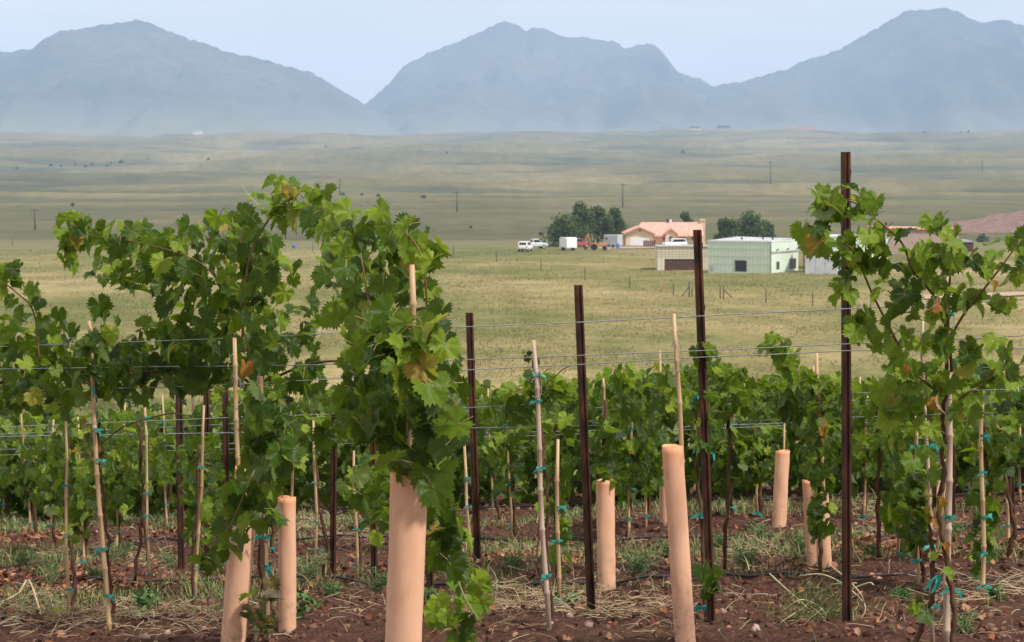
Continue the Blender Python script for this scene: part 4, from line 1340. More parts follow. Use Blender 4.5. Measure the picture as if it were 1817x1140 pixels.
lit = [on_slope(*q) for q in [(40, 1040), (120, 1050), (200, 1045), (250, 1050), (1570, 985), (1620, 975), (1700, 985), (1790, 985), (1480, 975), (900, 1000), (780, 1010), (1050, 985), (330, 960), (80, 960)]]


def lit_dens(x, y):
    d = 0.04 + 0.07 * np.clip(fbm(x * 0.8, y * 0.8, 2, 95), 0, 1)
    for h in lit:
        d = d + 0.9 * np.exp(-(((x - h.x) / 0.3) ** 2 + ((y - h.y) / 0.30) ** 2))
    return np.clip(d, 0, 1)


n = 4200
x, y, z = spread(n, 8.6, 19.0, 73, lit_dens)
LT = []
for s in range(5):
    vs, fs = leaf_shape(s + 40, False)
    LT.append(([(v[0], v[1], v[2] + 0.9 * v[0] ** 2) for v in vs], fs))
vv, tt = scatter_mesh(LT, list(zip(x, y, z + 0.012)), [np.array(Matrix.Rotation(r.uniform(0, 6.28), 3, 'Z') @ Matrix.Rotation(r.gauss(0, 0.6), 3, 'X') @ Matrix.Rotation(r.gauss(0, 0.6), 3, 'Y')) for _ in range(n)], [r.uniform(0.02, 0.045) for _ in range(n)])
tag(link('leaf_litter', np_mesh('leaf_litter', vv, tt, M_LITTER)), 'reddish brown fallen leaves along the vine rows', 'leaf litter', kind='stuff')

CL = []
for s in range(6):
    q = random.Random(s + 60)
    vs = []
    for a in (-0.5, 0.5):
        for k in range(6):
            an = k * math.pi / 3 + a
            rr = q.uniform(0.55, 1.0)
            vs.append((math.cos(an) * rr, math.sin(an) * rr * 0.8, a * q.uniform(0.5, 0.9)))
    vs += [(0, 0, 0.6 * q.uniform(0.8, 1.2)), (0, 0, -0.6)]
    fs = []
    for k in range(6):
        k2 = (k + 1) % 6
        fs += [(k, k2, 6 + k2), (k, 6 + k2, 6 + k), (6 + k, 6 + k2, 12), (k2, k, 13)]
    CL.append((vs, fs))
n = 16000
x, y, z = spread(n, 8.4, 18.0, 74)
vv, tt = scatter_mesh(CL, list(zip(x, y, z)), [rnd_rot(r) for _ in range(n)], [0.005 + 0.028 * r.random() ** 3.2 for _ in range(n)])
tag(link('gravel', np_mesh('gravel', vv, tt, M_STONE)), 'loose brown clods and small stones on the soil', 'gravel', kind='stuff')

# ---- weeds: one by one
M_WEED = simple('weed_leaf', (0.06, 0.13, 0.04), (0.13, 0.20, 0.07), 9, 0.6)
M_WEEDSTEM = simple('weed_stem', (0.30, 0.30, 0.14), (0.50, 0.46, 0.26), 9, 0.6)


def weed(px, py, h, label, seed, n=9, feather=False):
    q = random.Random(seed)
    b = on_slope(px, py)
    b.z = gz(b.x, b.y)
    e = empty('weed', b, label, 'weed', 'weeds in the vineyard')
    st, lf = MB(), MB()
    for k in range(n):
        a = q.uniform(0, 6.28)
        d = Vector((math.cos(a) * q.uniform(0.2, 0.9), math.sin(a) * q.uniform(0.2, 0.6), q.uniform(0.5, 1.0))) * h
        pts = curve_pts([(0, 0, -0.01), d * 0.5 + Vector((0, 0, h * 0.1)), d], 4)
        st.tube(pts, [0.003 * (1 - 0.7 * i / (len(pts) - 1)) for i in range(len(pts))], 4)
        for i in range(2, len(pts)):
            for s in range(5 if feather else 2):
                c = pts[i] + Vector((q.gauss(0, 0.012), q.gauss(0, 0.012), q.gauss(0, 0.01)))
                L_ = q.uniform(0.025, 0.05) * (1 if not feather else 0.9)
                w = L_ * (0.3 if not feather else 0.06)
                u = Vector((q.gauss(0, 1), q.gauss(0, 1), q.gauss(0.3, 0.6))).normalized()
                t = u.cross(Vector((q.gauss(0, 1), q.gauss(0, 1), q.gauss(0, 1)))).normalized()
                lf.add([c, c + u * L_ * 0.5 + t * w, c + u * L_, c + u * L_ * 0.5 - t * w], [(0, 1, 2, 3)])
    st.build('stem', M_WEEDSTEM, e, smooth=True)
    tag(lf.build('foliage', M_WEED, e), kind='stuff')


weed(245, 1095, 0.13, 'leafy green weed on soil right of the tan bamboo stake', 1)
weed(520, 1125, 0.14, 'small round-leaved weed at the foot of the upright orange tube', 2, 7)
weed(90, 1050, 0.15, 'bushy weed on the soil at far left', 3, 12, True)
weed(545, 1045, 0.16, 'feathery grey-green weed right of the upright orange tube', 4, 14, True)
weed(668, 1050, 0.14, 'feathery weed at the foot of the short dark post', 5, 12, True)
weed(1130, 1030, 0.15, 'grassy green weed right of the stubby grow tube', 6, 16, True)
weed(1320, 1015, 0.12, 'small grassy weed left of the pair of thin tubes', 7, 12, True)
weed(1350, 960, 0.13, 'green weed left of the short orange-rimmed tube', 8, 10, True)
weed(1772, 1075, 0.05, 'tiny green seedling on bare soil at lower right', 9, 4)
weed(1010, 1085, 0.06, 'little green weed right of the bare bamboo stake', 10, 4)
weed(205, 1000, 0.14, 'grassy weed behind the tan bamboo stake', 11, 12, True)
weed(1715, 1130, 0.10, 'upright grass weed right of the thickest bamboo', 12, 6, True)
for k, (px, py, h) in enumerate([(40, 1010, 0.08), (170, 1040, 0.07), (300, 1005, 0.10), (385, 1000, 0.09), (590, 1060, 0.06), (760, 1075, 0.05), (905, 1020, 0.09), (1190, 985, 0.10), (1280, 975, 0.09),
                                 (1420, 985, 0.11), (1545, 1000, 0.10), (1600, 1065, 0.05), (1690, 965, 0.09), (1760, 1000, 0.08)]):
    weed(px, py, h, f'{ORD[k]} low feathery weed from the left in the strips between the rows', 60 + k, 10, True)
# tumbleweed skeleton with arching pale stems, left of the tall post
b = on_slope(1460, 1105)
b.z = gz(b.x, b.y)
e = empty('dried_weed', b, 'sprawling dried weed with arching pale stems left of the tall steel post', 'weed')
q = random.Random(44)
for k, pts in enumerate([[(1385, 1105), (1430, 1075), (1470, 1040), (1520, 1035)], [(1395, 1102), (1450, 1100), (1490, 1075), (1530, 1050)], [(1420, 1022), (1460, 1020), (1500, 1040), (1535, 1075), (1525, 1105)],
                         [(1475, 1005), (1505, 1030), (1530, 1060), (1530, 1090), (1515, 1105)], [(1365, 1018), (1400, 1050), (1440, 1085)], [(1500, 1050), (1540, 1035), (1550, 1038)], [(1390, 1085), (1420, 1065), (1450, 1075), (1470, 1095)]]):
    P = [on_row(px, py, b.y + ROWC * b.x + q.gauss(0, 0.06)) - b for px, py in pts]
    MB().tube(curve_pts(P, 6), 0.0032, 4).build('stem', M_STRAW if k in (1, 2, 3) else M_WEEDSTEM, e, smooth=True)
lf = MB()
for k in range(900):
    c = on_row(q.gauss(1450, 38), 1105 - abs(q.gauss(0, 38)), b.y + ROWC * b.x + q.gauss(0, 0.1)) - b
    u = Vector((q.gauss(0, 1), q.gauss(0, 1), q.gauss(0.5, 0.6))).normalized()
    t = u.cross(Vector((0.3, 1, 0.2))).normalized() * 0.0016
    L_ = q.uniform(0.03, 0.06)
    lf.add([c - t, c + t, c + u * L_], [(0, 1, 2)])
tag(lf.build('foliage', M_GRASS, e), kind='stuff')
# bent dry branch at the lower left
b = on_slope(60, 1120)
P = [on_slope(px, py) - b + Vector((0, 0, h)) for px, py, h in [(-20, 1085, 0.02), (30, 1075, 0.06), (50, 1055, 0.08), (66, 1085, 0.05), (78, 1120, 0.01)]]
tag(MB().tube(curve_pts(P, 6), 0.006, 6).build('dry_branch', M_STRAW, None, b, smooth=True), 'bent pale dry branch on the soil at lower left', 'branch')

# ------------------------------------------------------------------ field grass tufts on the slope below and the flat beyond
n = 110000
g = np.random.default_rng(81)
u = g.random(n)
y = 1 / (1 / 118.0 + u * (1 / 430.0 - 1 / 118.0))
x = (g.random(n) * 2 - 1) * 0.25 * y
keep = (fbm(x / 6, y / 9, 3, 83) + 0.35 * g.standard_normal(n)) > -0.15
x, y = x[keep], y[keep]
n = len(x)
z = ground(x, y, True)
TF = []
for s in range(5):
    q = random.Random(s)
    vs, fs = [], []
    for k in range(4):
        a = q.uniform(0, 6.28); w = 0.11
        ox, oy = q.gauss(0, 0.3), q.gauss(0, 0.2)
        c, sn = math.cos(a) * w, math.sin(a) * w
        i = len(vs)
        vs += [(ox - c, oy - sn, -0.1), (ox + c, oy + sn, -0.1), (ox + q.gauss(0, 0.25), oy + q.gauss(0, 0.2), q.uniform(0.6, 1.1))]
        fs.append((i, i + 1, i + 2))
    TF.append((vs, fs))
sca = (0.10 * g.random(n) + 0.06) * (0.7 + y / 400)
vv, tt = scatter_mesh(TF, list(zip(x, y, z)), [rotz(a) for a in g.random(n) * 6.28], sca)
def tuft_mat(nt, N, L):
    c = mixc(nt, 0.6, ramp(nt, N('ShaderNodeNewGeometry').outputs['Random Per Island'], [(0.0, (0.115, 0.13, 0.036)), (0.5, (0.22, 0.19, 0.076)), (1.0, (0.37, 0.30, 0.16))]),
             ramp(nt, nnoise(nt, 0.026, 6, stretch=(1.0, 0.5, 1), rough=0.62), [(0.38, (0.13, 0.14, 0.048)), (0.62, (0.32, 0.26, 0.135))]))
    p = principled(nt, c, 0.9, 0.1)
    t = N('ShaderNodeBsdfTranslucent'); L(c, t.inputs['Color'])
    mx = N('ShaderNodeMixShader'); mx.inputs[0].default_value = 0.5
    L(p, mx.inputs[1]); L(t.outputs[0], mx.inputs[2])
    return mx.outputs[0]


M_TUFT = mat('tuft', tuft_mat)
me_t = np_mesh('field_tufts', vv, tt, M_TUFT)
me_t.normals_split_custom_set_from_vertices(np.tile(np.array([0.0, -0.2, 0.98], np.float32), (len(me_t.vertices), 1)))
tag(link('field_tufts', me_t), 'tufts of dry yellow grass covering the field below the vineyard', 'grass', kind='stuff')

# ------------------------------------------------------------------ fence in the field
M_FPOST = simple('fence_post', (0.06, 0.045, 0.04), (0.12, 0.09, 0.075), 6, 0.8)
M_ORANGE = simple('orange_marker', (0.62, 0.12, 0.04), (0.72, 0.18, 0.07), 3, 0.6)


def fence_post(px, py, h, label, m=None, lean=0, w=0.055):
    p = march(px, py, 60)
    s = F / p.y
    hh = h / s
    mb = MB().tube([(0, 0, -0.3), (0, 0, hh * 0.6), (lean / s, 0, hh)], [w, w, w * 0.9], 6)
    return tag(mb.build('fence_post', m or M_FPOST, None, p, smooth=True), label, 'fence post', 'posts of the field fence')


FP = [(22, 436, 13), (108, 440, 13), (188, 448, 15), (368, 452, 14), (555, 448, 17), (640, 452, 14), (805, 458, 22), (881, 466, 20), (960, 479, 20), (1038, 498, 23), (1117.5, 512, 23), (1195, 525, 22), (1359, 538, 26), (1442, 543, 26), (1545, 552, 22), (1625, 556, 22)]
for k, (px, py, h) in enumerate(FP):
    fence_post(px, py, h, f'{ORD[k]} single dark fence post from the left in the grassy field')
fence_post(1174, 519, 17, 'short orange marker post in the field fence', M_ORANGE)


def brace(pxs, label, diag):
    p = march(pxs[0][0], pxs[0][1], 60)
    s = F / p.y
    e = empty('brace_post', p, label, 'fence post', 'braced fence corners')
    for px, py, h in pxs:
        x0 = (px - pxs[0][0]) / s
        MB().tube([(x0, 0, -0.3), (x0, 0, h / s)], 0.065, 6).build('post', M_FPOST, e, smooth=True)
    (a, za), (c, zc) = diag
    MB().tube([((a - pxs[0][0]) / s, 0.1, za / s), ((c - pxs[0][0]) / s, 0.1, zc / s)], 0.05, 6).build('brace', M_FPOST, e, smooth=True)


brace([(1223, 527, 26), (1228, 527, 17)], 'braced pair of fence posts left of the left-leaning steel post', [(1211, 1), (1222, 17)])
brace([(1278, 530, 22), (1284, 531, 22)], 'braced pair of fence posts right of the left-leaning steel post', [(1285, 14), (1299, 1)])

# ------------------------------------------------------------------ power poles and far shrubs
M_POLE = simple('pole_wood', (0.07, 0.05, 0.04), (0.12, 0.09, 0.07), 3, 0.9)
for px, py, h, lb in [(62, 408, 38, 'wooden power pole on the plain at far left'), (603, 346, 28, 'wooden power pole on the plain above the top shoot of the left vine'), (811, 377, 38, 'wooden power pole left of the round trees'),
                      (1105, 368, 42, 'wooden power pole behind the house'), (1367, 327, 40, 'wooden power pole on the plain left of the tallest steel post'), (1743, 305, 20, 'wooden power pole on the plain at far right'), (475, 441, 26, 'power pole behind the left vine')]:
    p = march(px, py, 150)
    s = F / p.y
    e = empty('power_pole', p, lb, 'power pole', 'power poles crossing the plain')
    hh = h / s
    MB().tube([(0, 0, -0.5), (0, 0, hh)], [0.17 + 0.0001 * p.y, 0.12 + 0.0001 * p.y], 6).build('pole', M_POLE, e, smooth=True)
    MB().box(-1.1, 1.1, -0.08, 0.08, hh - 0.75, hh - 0.55).build('crossarm', M_POLE, e)
M_SHRUB = leaf_mat('shrub_leaf', [(0, (0.035, 0.05, 0.025)), (1, (0.075, 0.095, 0.05))], 'island', (0.1, 0.12, 0.07), 0.1, 0.7, 0.2)
ORD2 = ORD + ['twenty-first', 'twenty-second', 'twenty-third', 'twenty-fourth', 'twenty-fifth', 'twenty-sixth']
SH = [(30, 300, 6), (90, 295, 7), (108, 296, 5), (134, 294, 5), (152, 297, 7), (163, 294, 8), (190, 295, 6), (197, 292, 6), (215, 290, 9), (262, 284, 4), (370, 284, 6), (608, 347, 9), (642, 347, 6), (671, 349, 8), (752, 352, 10), (129, 366, 8), (793, 273, 5),
      (1211, 272, 8), (578, 262, 5), (1640, 237, 6), (1705, 236, 5), (1718, 236, 6), (195, 232, 5), (230, 231, 5), (1744, 430, 22), (476, 442, 14), (745, 440, 13), (835, 405, 6), (1175, 404, 8), (960, 418, 10), (1422, 412, 14)]
for k, (px, py, w) in enumerate(SH):
    p = march(px, py, 150)
    s = F / p.y
    q = random.Random(k + 5)
    locs, rots, scs = [], [], []
    R_ = w / s / 2
    for j in range(90):
        d = Vector((q.gauss(0, 1), q.gauss(0, 1), abs(q.gauss(0, 0.8)))).normalized() * q.random() ** 0.4
        locs.append((d.x * R_, d.y * R_ * 0.8, d.z * R_ * 1.25 + 0.1 * R_)); rots.append(rnd_rot(q)); scs.append(R_ * q.uniform(0.4, 0.7))
    vv, tt = scatter_mesh(LO, locs, rots, scs)
    zone = lambda v: 'beyond the field fence' if v > 380 else ('on the middle plain' if v > 330 else 'on the far plain')
    order = sorted(a_[0] for a_ in SH if zone(a_[1]) == zone(py)).index(px)
    tag(link('shrub', np_mesh('shrub', vv, tt, M_SHRUB), None, p), f'{ORD2[order]} small dark shrub from the left {zone(py)}', 'shrub', 'lone shrubs on the plain')

# ------------------------------------------------------------------ trees round the house
M_TREE = leaf_mat('tree_leaf', [(0, (0.030, 0.055, 0.020)), (0.5, (0.055, 0.088, 0.030)), (1, (0.095, 0.135, 0.045))], 'island', (0.08, 0.11, 0.05), 0.15, 0.7, 0.2)


def tree(px, base_py, top_py, width_px, dist, label, seed, squat=False, y_shift=0):
    q = random.Random(seed)
    x = (px - CX) / F * dist
    p = Vector((x, dist, float(ground(x, dist))))
    s = F / dist
    H = at(px, top_py, dist).z - p.z
    W = width_px / s
    e = empty('tree', p, label, 'tree', 'trees around the house')
    mb = MB().tube(curve_pts([(0, 0, -0.3), (0.1, 0, H * 0.3), (-0.1, 0.1, H * 0.65)], 4), [0.28, 0.26, 0.24, 0.2, 0.17, 0.14, 0.1, 0.08, 0.05], 7)
    for k in range(7):
        a = q.uniform(0, 6.28); h0 = H * q.uniform(0.15, 0.55)
        mb.tube([(0, 0, h0), (math.cos(a) * W * 0.2, math.sin(a) * W * 0.2, h0 + H * 0.13), (math.cos(a) * W * 0.36, math.sin(a) * W * 0.36, h0 + H * 0.22)], [0.1, 0.07, 0.03], 5)
    mb.build('trunk', M_BARK, e, smooth=True)
    clumps = []
    for k in range(26 if not squat else 30):
        f = q.random()
        h = H * (0.14 + 0.82 * f) if not squat else H * (0.12 + 0.78 * f)
        env = math.sin(math.pi * min(1, 0.22 + 0.80 * f)) ** 0.7 if not squat else math.sqrt(max(0.05, 1 - (f * 0.96) ** 2))
        a = q.uniform(0, 6.28)
        rr = W / 2 * env * q.random() ** 0.5 * 0.85
        clumps.append((math.cos(a) * rr, math.sin(a) * rr, h, W * q.uniform(0.17, 0.28)))
    locs, rots, scs = [], [], []
    for k in range(2600):
        cx, cy_, cz, cr = clumps[q.randrange(len(clumps))]
        d = Vector((q.gauss(0, 1), q.gauss(0, 1), q.gauss(0, 0.8))).normalized() * cr * q.random() ** 0.35
        locs.append((cx + d.x, cy_ + d.y, max(0.15, cz + d.z))); rots.append(rnd_rot(q)); scs.append(q.uniform(0.35, 0.65))
    vv, tt = scatter_mesh(LO, locs, rots, scs)
    link('crown', np_mesh('crown', vv, tt, M_TREE), e)


tree(1004, 440, 391, 84, 462, 'low round dark tree behind the white trailer', 1, True)
tree(1029, 438, 363, 52, 474, 'tallest pointed tree of the group left of the house', 2)
tree(1060, 437, 369, 54, 480, 'broad middle tree of the group left of the house', 3)
tree(1090, 436, 374, 42, 495, 'slim tree at the right of the group, next to the house', 4)
tree(1215, 418, 381, 30, 520, 'tree showing only its top over the pink roof', 5)
tree(1290, 425, 388, 44, 480, 'lighter round tree right of the chimney', 6, True)
tree(1330, 425, 380, 64, 492, 'broad tree behind the white flat roof', 7, True)
tree(1357, 425, 396, 34, 500, 'small dark tree at the right end of the group behind the flat roof', 8, True)
# ------------------------------------------------------------------ the pink-roofed house
M_STUCCO = simple('stucco', (0.66, 0.50, 0.34), (0.74, 0.57, 0.41), 0.8, 0.9, 0.1)
M_ROOFT = simple('roof_tile', (0.58, 0.28, 0.22), (0.70, 0.39, 0.32), 1.6, 0.85, 0.15)
M_WHITE = simple('white_paint', (0.70, 0.71, 0.73), (0.80, 0.81, 0.82), 2.0, 0.5, 0.4)
M_GLASS = mat('dark_glass', lambda nt, N, L: principled(nt, (0.02, 0.024, 0.03), 0.08, 0.6))
M_FRAME = simple('frame', (0.32, 0.30, 0.28), (0.42, 0.40, 0.38), 2, 0.6)
M_DARKP = simple('dark_paint', (0.03, 0.03, 0.032), (0.06, 0.06, 0.06), 3, 0.6)
M_CREAM = simple('cream_wall', (0.58, 0.52, 0.39), (0.66, 0.60, 0.46), 0.7, 0.9, 0.1)
M_MINT = simple('mint_wall', (0.52, 0.62, 0.52), (0.59, 0.69, 0.59), 0.5, 0.85, 0.15)
M_SEAM = simple('seam', (0.38, 0.45, 0.38), (0.44, 0.51, 0.44), 2, 0.9)
M_SEAMC = simple('seam_cream', (0.34, 0.30, 0.22), (0.40, 0.35, 0.26), 2, 0.9)
M_BROWN = simple('brown_trim', (0.07, 0.035, 0.025), (0.12, 0.06, 0.04), 2, 0.8)
M_TAN = simple('tan_metal', (0.34, 0.25, 0.21), (0.39, 0.30, 0.25), 0.4, 0.7, 0.3)
M_GREYM = simple('grey_metal', (0.34, 0.36, 0.38), (0.46, 0.48, 0.50), 1.0, 0.5, 0.4)

DH = 480.0
SH_ = F / DH


def hx(px): return (px - 1180) / SH_


hb = Vector(((1180 - CX) / F * DH, DH, 0)); hb.z = min(float(ground((px - CX) / F * DH, DH + dy)) for px in (1107, 1180, 1250) for dy in (0, 10))
ZB = at(1180, 437.5, DH).z - hb.z


def hz(py): return at(1180, py, DH).z - hb.z


e = empty('house', hb, 'cream house with pink tiled roof, garage and chimney beyond the field', 'house')
wl = MB().box(hx(1157), hx(1246), 0, 10, -0.6, hz(416))
wl.prism([(hx(1109), -0.6), (hx(1157), -0.6), (hx(1157), hz(413)), (hx(1133), hz(402.5)), (hx(1109), hz(413))], -3.0, 7)
wl.prism([(hx(1180), -0.6), (hx(1199), -0.6), (hx(1199), hz(413)), (hx(1189.5), hz(405.5)), (hx(1180), hz(413))], -1.2, 3.5)
wl.prism([(hx(1245.5), -0.6)] + [(hx(1246.5), -0.6), (hx(1246.5), hz(418)), (hx(1245.5), hz(418))], 0.01, 9.99)
wl.build('wall', M_STUCCO, e)
rf = MB()
x0, x1 = hx(1140), hx(1248)
ze, zr = hz(418.5), hz(395.5)
t = 0.22
vs = [(x0 - 2.2, -0.8, ze), (x1, -0.8, ze), (x1, 5, zr), (x0, 5, zr), (x1, 10.8, ze), (x0 - 2.2, 10.8, ze)]
vs += [(a, b, c - t) for a, b, c in vs]
rf.add(vs, [(0, 1, 2, 3), (3, 2, 4, 5), (6, 9, 8, 7), (9, 11, 10, 8), (0, 6, 7, 1), (4, 10, 11, 5), (1, 7, 8, 2), (2, 8, 10, 4), (5, 11, 9, 3), (3, 9, 6, 0)])
roof = rf.build('roof', M_ROOFT, e)


def gable(xa, xm, xb, z_e, z_m, y0, y1, name, lip=0.45):
    mb = MB()
    k = (z_m - z_e) / (xm - xa)
    xl, xr = xa - lip, xb + lip
    zl = z_e - k * lip
    vs = [(xl, y0, zl + 0.12), (xm, y0, z_m + 0.12), (xr, y0, zl + 0.12), (xl, y1, zl + 0.12), (xm, y1, z_m + 0.12), (xr, y1, zl + 0.12)]
    vs += [(a, b, c - 0.3) for a, b, c in vs]
    mb.add(vs, [(0, 1, 4, 3), (1, 2, 5, 4), (6, 9, 10, 7), (7, 10, 11, 8), (0, 6, 7, 1), (1, 7, 8, 2), (3, 4, 10, 9), (4, 5, 11, 10), (0, 3, 9, 6), (2, 8, 11, 5)])
    return mb.build(name, M_ROOFT, e)


gable(hx(1109), hx(1133), hx(1157), hz(413), hz(402.5), -3.6, 6.9, 'garage_roof')
gable(hx(1180), hx(1189.5), hx(1199), hz(413), hz(405.5), -1.6, 3.0, 'entry_roof', 0.35)
# rows of roof tiles, proud of the roof slope
sl = Vector((0, 5.8, zr - ze)).normalized()
tl = MB()
for k in range(34):
    xx = x0 - 1.9 + k * ((x1 - x0 + 1.8) / 34)
    top = 1.0 if xx > x0 else 1 - (x0 - xx) / 2.3
    a = Vector((xx, -0.8, ze + 0.02)); b_ = a + (Vector((xx, 5, zr)) - Vector((xx, -0.8, ze))) * max(0.08, top)
    tl.tube([a, b_], 0.07, 5)
tag(tl.build('tile_ridges', M_ROOFT, roof), kind='stuff')
MB().tube([(hx(1187), 4.9, zr - 0.1), (hx(1187), 4.9, zr + 0.7)], 0.22, 8).build('roof_vent', M_DARKP, roof)
MB().box(hx(1191), hx(1194), 4.7, 5.2, zr - 0.1, zr + 0.6).build('roof_vent', M_WHITE, roof)
ch = MB().box(hx(1245.5), hx(1254), 4.2, 5.8, -0.6, hz(392))
ch.build('chimney', M_STUCCO, e)
MB().box(hx(1245), hx(1254.5), 4.0, 6.0, hz(392), hz(390)).build('chimney_cap', M_STUCCO, e)
gd = MB().box(hx(1115.5), hx(1152), -3.04, -2.9, -0.3, hz(421.5)).build('garage_door', M_WHITE, e)
for k in range(4):
    zz = -0.15 + (hz(421.5) + 0.1) * k / 4
    MB().box(hx(1116.5), hx(1151), -3.075, -3.045, zz, zz + hz(421.5) / 4 - 0.06).build('panel', M_WHITE, gd)
ent = MB()
arch = [(hx(1186), -0.2), (hx(1193), -0.2), (hx(1193), hz(423))] + [(hx(1189.5) + (hx(1193) - hx(1189.5)) * math.cos(a), hz(423) + 0.42 * math.sin(a)) for a in [k * math.pi / 8 for k in range(1, 8)]] + [(hx(1186), hz(423))]
ent.prism(arch, -1.23, -1.1).build('entry_arch', M_DARKP, e)
for px, w, ya, yb in [(1179.5, 6.5, 420.5, 428), (1211.5, 7.5, 419.5, 426.5), (1230, 7, 420, 427)]:
    wf = MB().box(hx(px - w / 2), hx(px + w / 2), -0.05, 0.05, hz(yb), hz(ya)).build('window', M_WHITE, e)
    for sgn in (-1, 1):
        cx = hx(px) + sgn * w / SH_ / 4
        MB().box(cx - w / SH_ / 5, cx + w / SH_ / 5, -0.07, -0.055, hz(yb) + 0.06, hz(ya) - 0.06).build('pane', M_GLASS, wf)
MB().tube([(hx(1134), -3.02, hz(409)), (hx(1134), -3.06, hz(409))], 0.2, 10).build('gable_vent', M_DARKP, e)
# dark gate/fence piece in front of the house
p = march(1153, 439, 200)
mb = empty('wooden_gate', p, 'dark wooden gate panel beside the white garage door', 'gate')
for k in range(6):
    MB().box(-1.3 + k * 0.42, -1.3 + k * 0.42 + 0.36, -0.05, 0.05, -0.1, 1.3 + 0.12 * (k % 2)).build('board', M_BROWN, mb)

# ------------------------------------------------------------------ mint green flat-roofed building


def windowed_wall(mb, L_, H, holes, th=0.25):
    """wall in local x,z at y 0..th with rectangular openings"""
    xs_ = sorted({0, L_, *[h[0] for h in holes], *[h[1] for h in holes]})
    for a, b in zip(xs_[:-1], xs_[1:]):
        hs = sorted([h for h in holes if h[0] <= a + 1e-6 and h[1] >= b - 1e-6], key=lambda h: h[2])
        z = -0.8
        for h in hs:
            if h[2] > z:
                mb.box(a, b, 0, th, z, h[2])
            z = h[3]
        mb.box(a, b, 0, th, z, H)


DG = 322.0
SG = F / DG
cpt = at(1368, 476, DG)
cpt.z = float(ground(cpt.x, cpt.y))
HG = at(1368, 430, DG).z - cpt.z
e = empty('flat_roofed_building', cpt, 'mint green flat-roofed building with unfinished windows beyond the field', 'building')


def wall_frame(ang):
    """x runs along the wall, y into the building"""
    return Matrix.Rotation(ang, 4, 'Z')


LF, LR = 9.4, 11.6
fr = bpy.data.objects.new('front_wall', None)


def placed(mb, name, m, M, parent, bevel=None):
    o = mb.build(name, m, parent)
    o.matrix_basis = M
    return o


MF = wall_frame(R(-26)) @ Matrix.Translation((-LF, 0, 0))
MR = wall_frame(R(180 - 26 - 90 - 90 + 64 + 26)) if False else wall_frame(R(64 - 26 + 0)) if False else wall_frame(R(64))
MF = wall_frame(R(-26 + 0)) @ Matrix.Translation((-LF, 0, 0))
wx = lambda px: (px - 1260) / (1368 - 1260) * LF
z_of = lambda py: (475 - py) / (475 - 428) * HG
hole = (wx(1305), wx(1328), z_of(474), z_of(455.5))
mb = MB(); windowed_wall(mb, LF, HG, [hole])
fw = placed(mb, 'front_wall', M_MINT, MF, e)
rx = lambda px: (px - 1368) / (1421 - 1368) * LR
holes2 = [(rx(1377.5), rx(1384.5), z_of(471), z_of(458)), (rx(1403), rx(1417), z_of(472), z_of(455))]
mb = MB(); windowed_wall(mb, LR, HG, holes2)
sw = placed(mb, 'side_wall', M_MINT, MR, e)
sm = MB()
for k in range(1, 18):
    xk = LF * k / 18
    segs = [(-0.3, HG)] if not (hole[0] - 0.05 < xk < hole[1] + 0.05) else [(hole[3] + 0.05, HG)]
    for a, b in segs:
        sm.box(xk - 0.03, xk + 0.03, -0.02, -0.002, a, b)
for k in range(1, 4):
    zk = HG * k / 4 + 0.07
    for a, b in ([(0, LF)] if not hole[2] < zk < hole[3] else [(0, hole[0] - 0.05), (hole[1] + 0.05, LF)]):
        sm.box(a, b, -0.034, -0.022, zk - 0.035, zk + 0.035)
tag(sm.build('wall_seams', M_SEAM, fw), kind='stuff')
for h, wall in [(hole, fw)] + [(h, sw) for h in holes2]:
    f = MB().box(h[0], h[0] + 0.14, -0.03, 0.2, h[2], h[3]).box(h[1] - 0.14, h[1], -0.03, 0.2, h[2], h[3]).box(h[0], h[1], -0.028, 0.198, h[3] - 0.12, h[3] - 0.002)
    f.build('window_frame', M_FRAME, wall)
    MB().box(h[0] + 0.14, h[1] - 0.14, 0.1, 0.13, h[2] + 0.002, h[3] - 0.12).build('pane', M_GLASS, wall)
tr = MB().box(0.02, LR - 0.1, -0.10, -0.002, z_of(445), z_of(442.5))
tr.build('trim', M_FRAME, sw)
for px in (1378, 1398, 1417):
    MB().tube([(rx(px), -0.05, z_of(441)), (rx(px), -0.35, z_of(439.5))], 0.09, 6).build('roof_spout', M_DARKP, sw)
# the other two walls, roof deck with pale membrane and parapet
a = MF @ Vector((0, 0, 0)); b = Vector((0, 0, 0)); c = MR @ Vector((LR, 0, 0)); d = a + c
inw = (d - b).normalized()
mb = MB()
for p_, q_ in ((a, d), (d, c)):
    mb.add([p_ + Vector((0, 0, -0.8)), q_ + Vector((0, 0, -0.8)), q_ + Vector((0, 0, HG)), p_ + Vector((0, 0, HG))], [(0, 1, 2, 3)])
mb.build('back_wall', M_MINT, e)
rp = [p_ + (d * 0.5 - p_) * 0.03 for p_ in (a, b, c, d)]
MB().add([p_ + Vector((0, 0, HG + 0.17 + q_)) for p_, q_ in zip(rp, (0.0, 0.0, 0.1, 0.3))], [(0, 1, 2, 3)]).build('roof', M_GREYM, e)
cpp = MB()
for p_, q_ in ((a, b), (b, c), (c, d), (d, a)):
    t_ = (q_ - p_).normalized(); n_ = Vector((t_.y, -t_.x, 0)) * 0.06
    i_ = -n_ * 5
    vs = [p_ + n_, q_ + n_, q_ + i_, p_ + i_]
    cpp.add([v_ + Vector((0, 0, HG + 0.003)) for v_ in vs] + [v_ + Vector((0, 0, HG + 0.16)) for v_ in vs], [(0, 3, 2, 1), (4, 5, 6, 7), (0, 1, 5, 4), (1, 2, 6, 5), (2, 3, 7, 6), (3, 0, 4, 7)])
cpp.build('parapet_cap', M_WHITE, e)
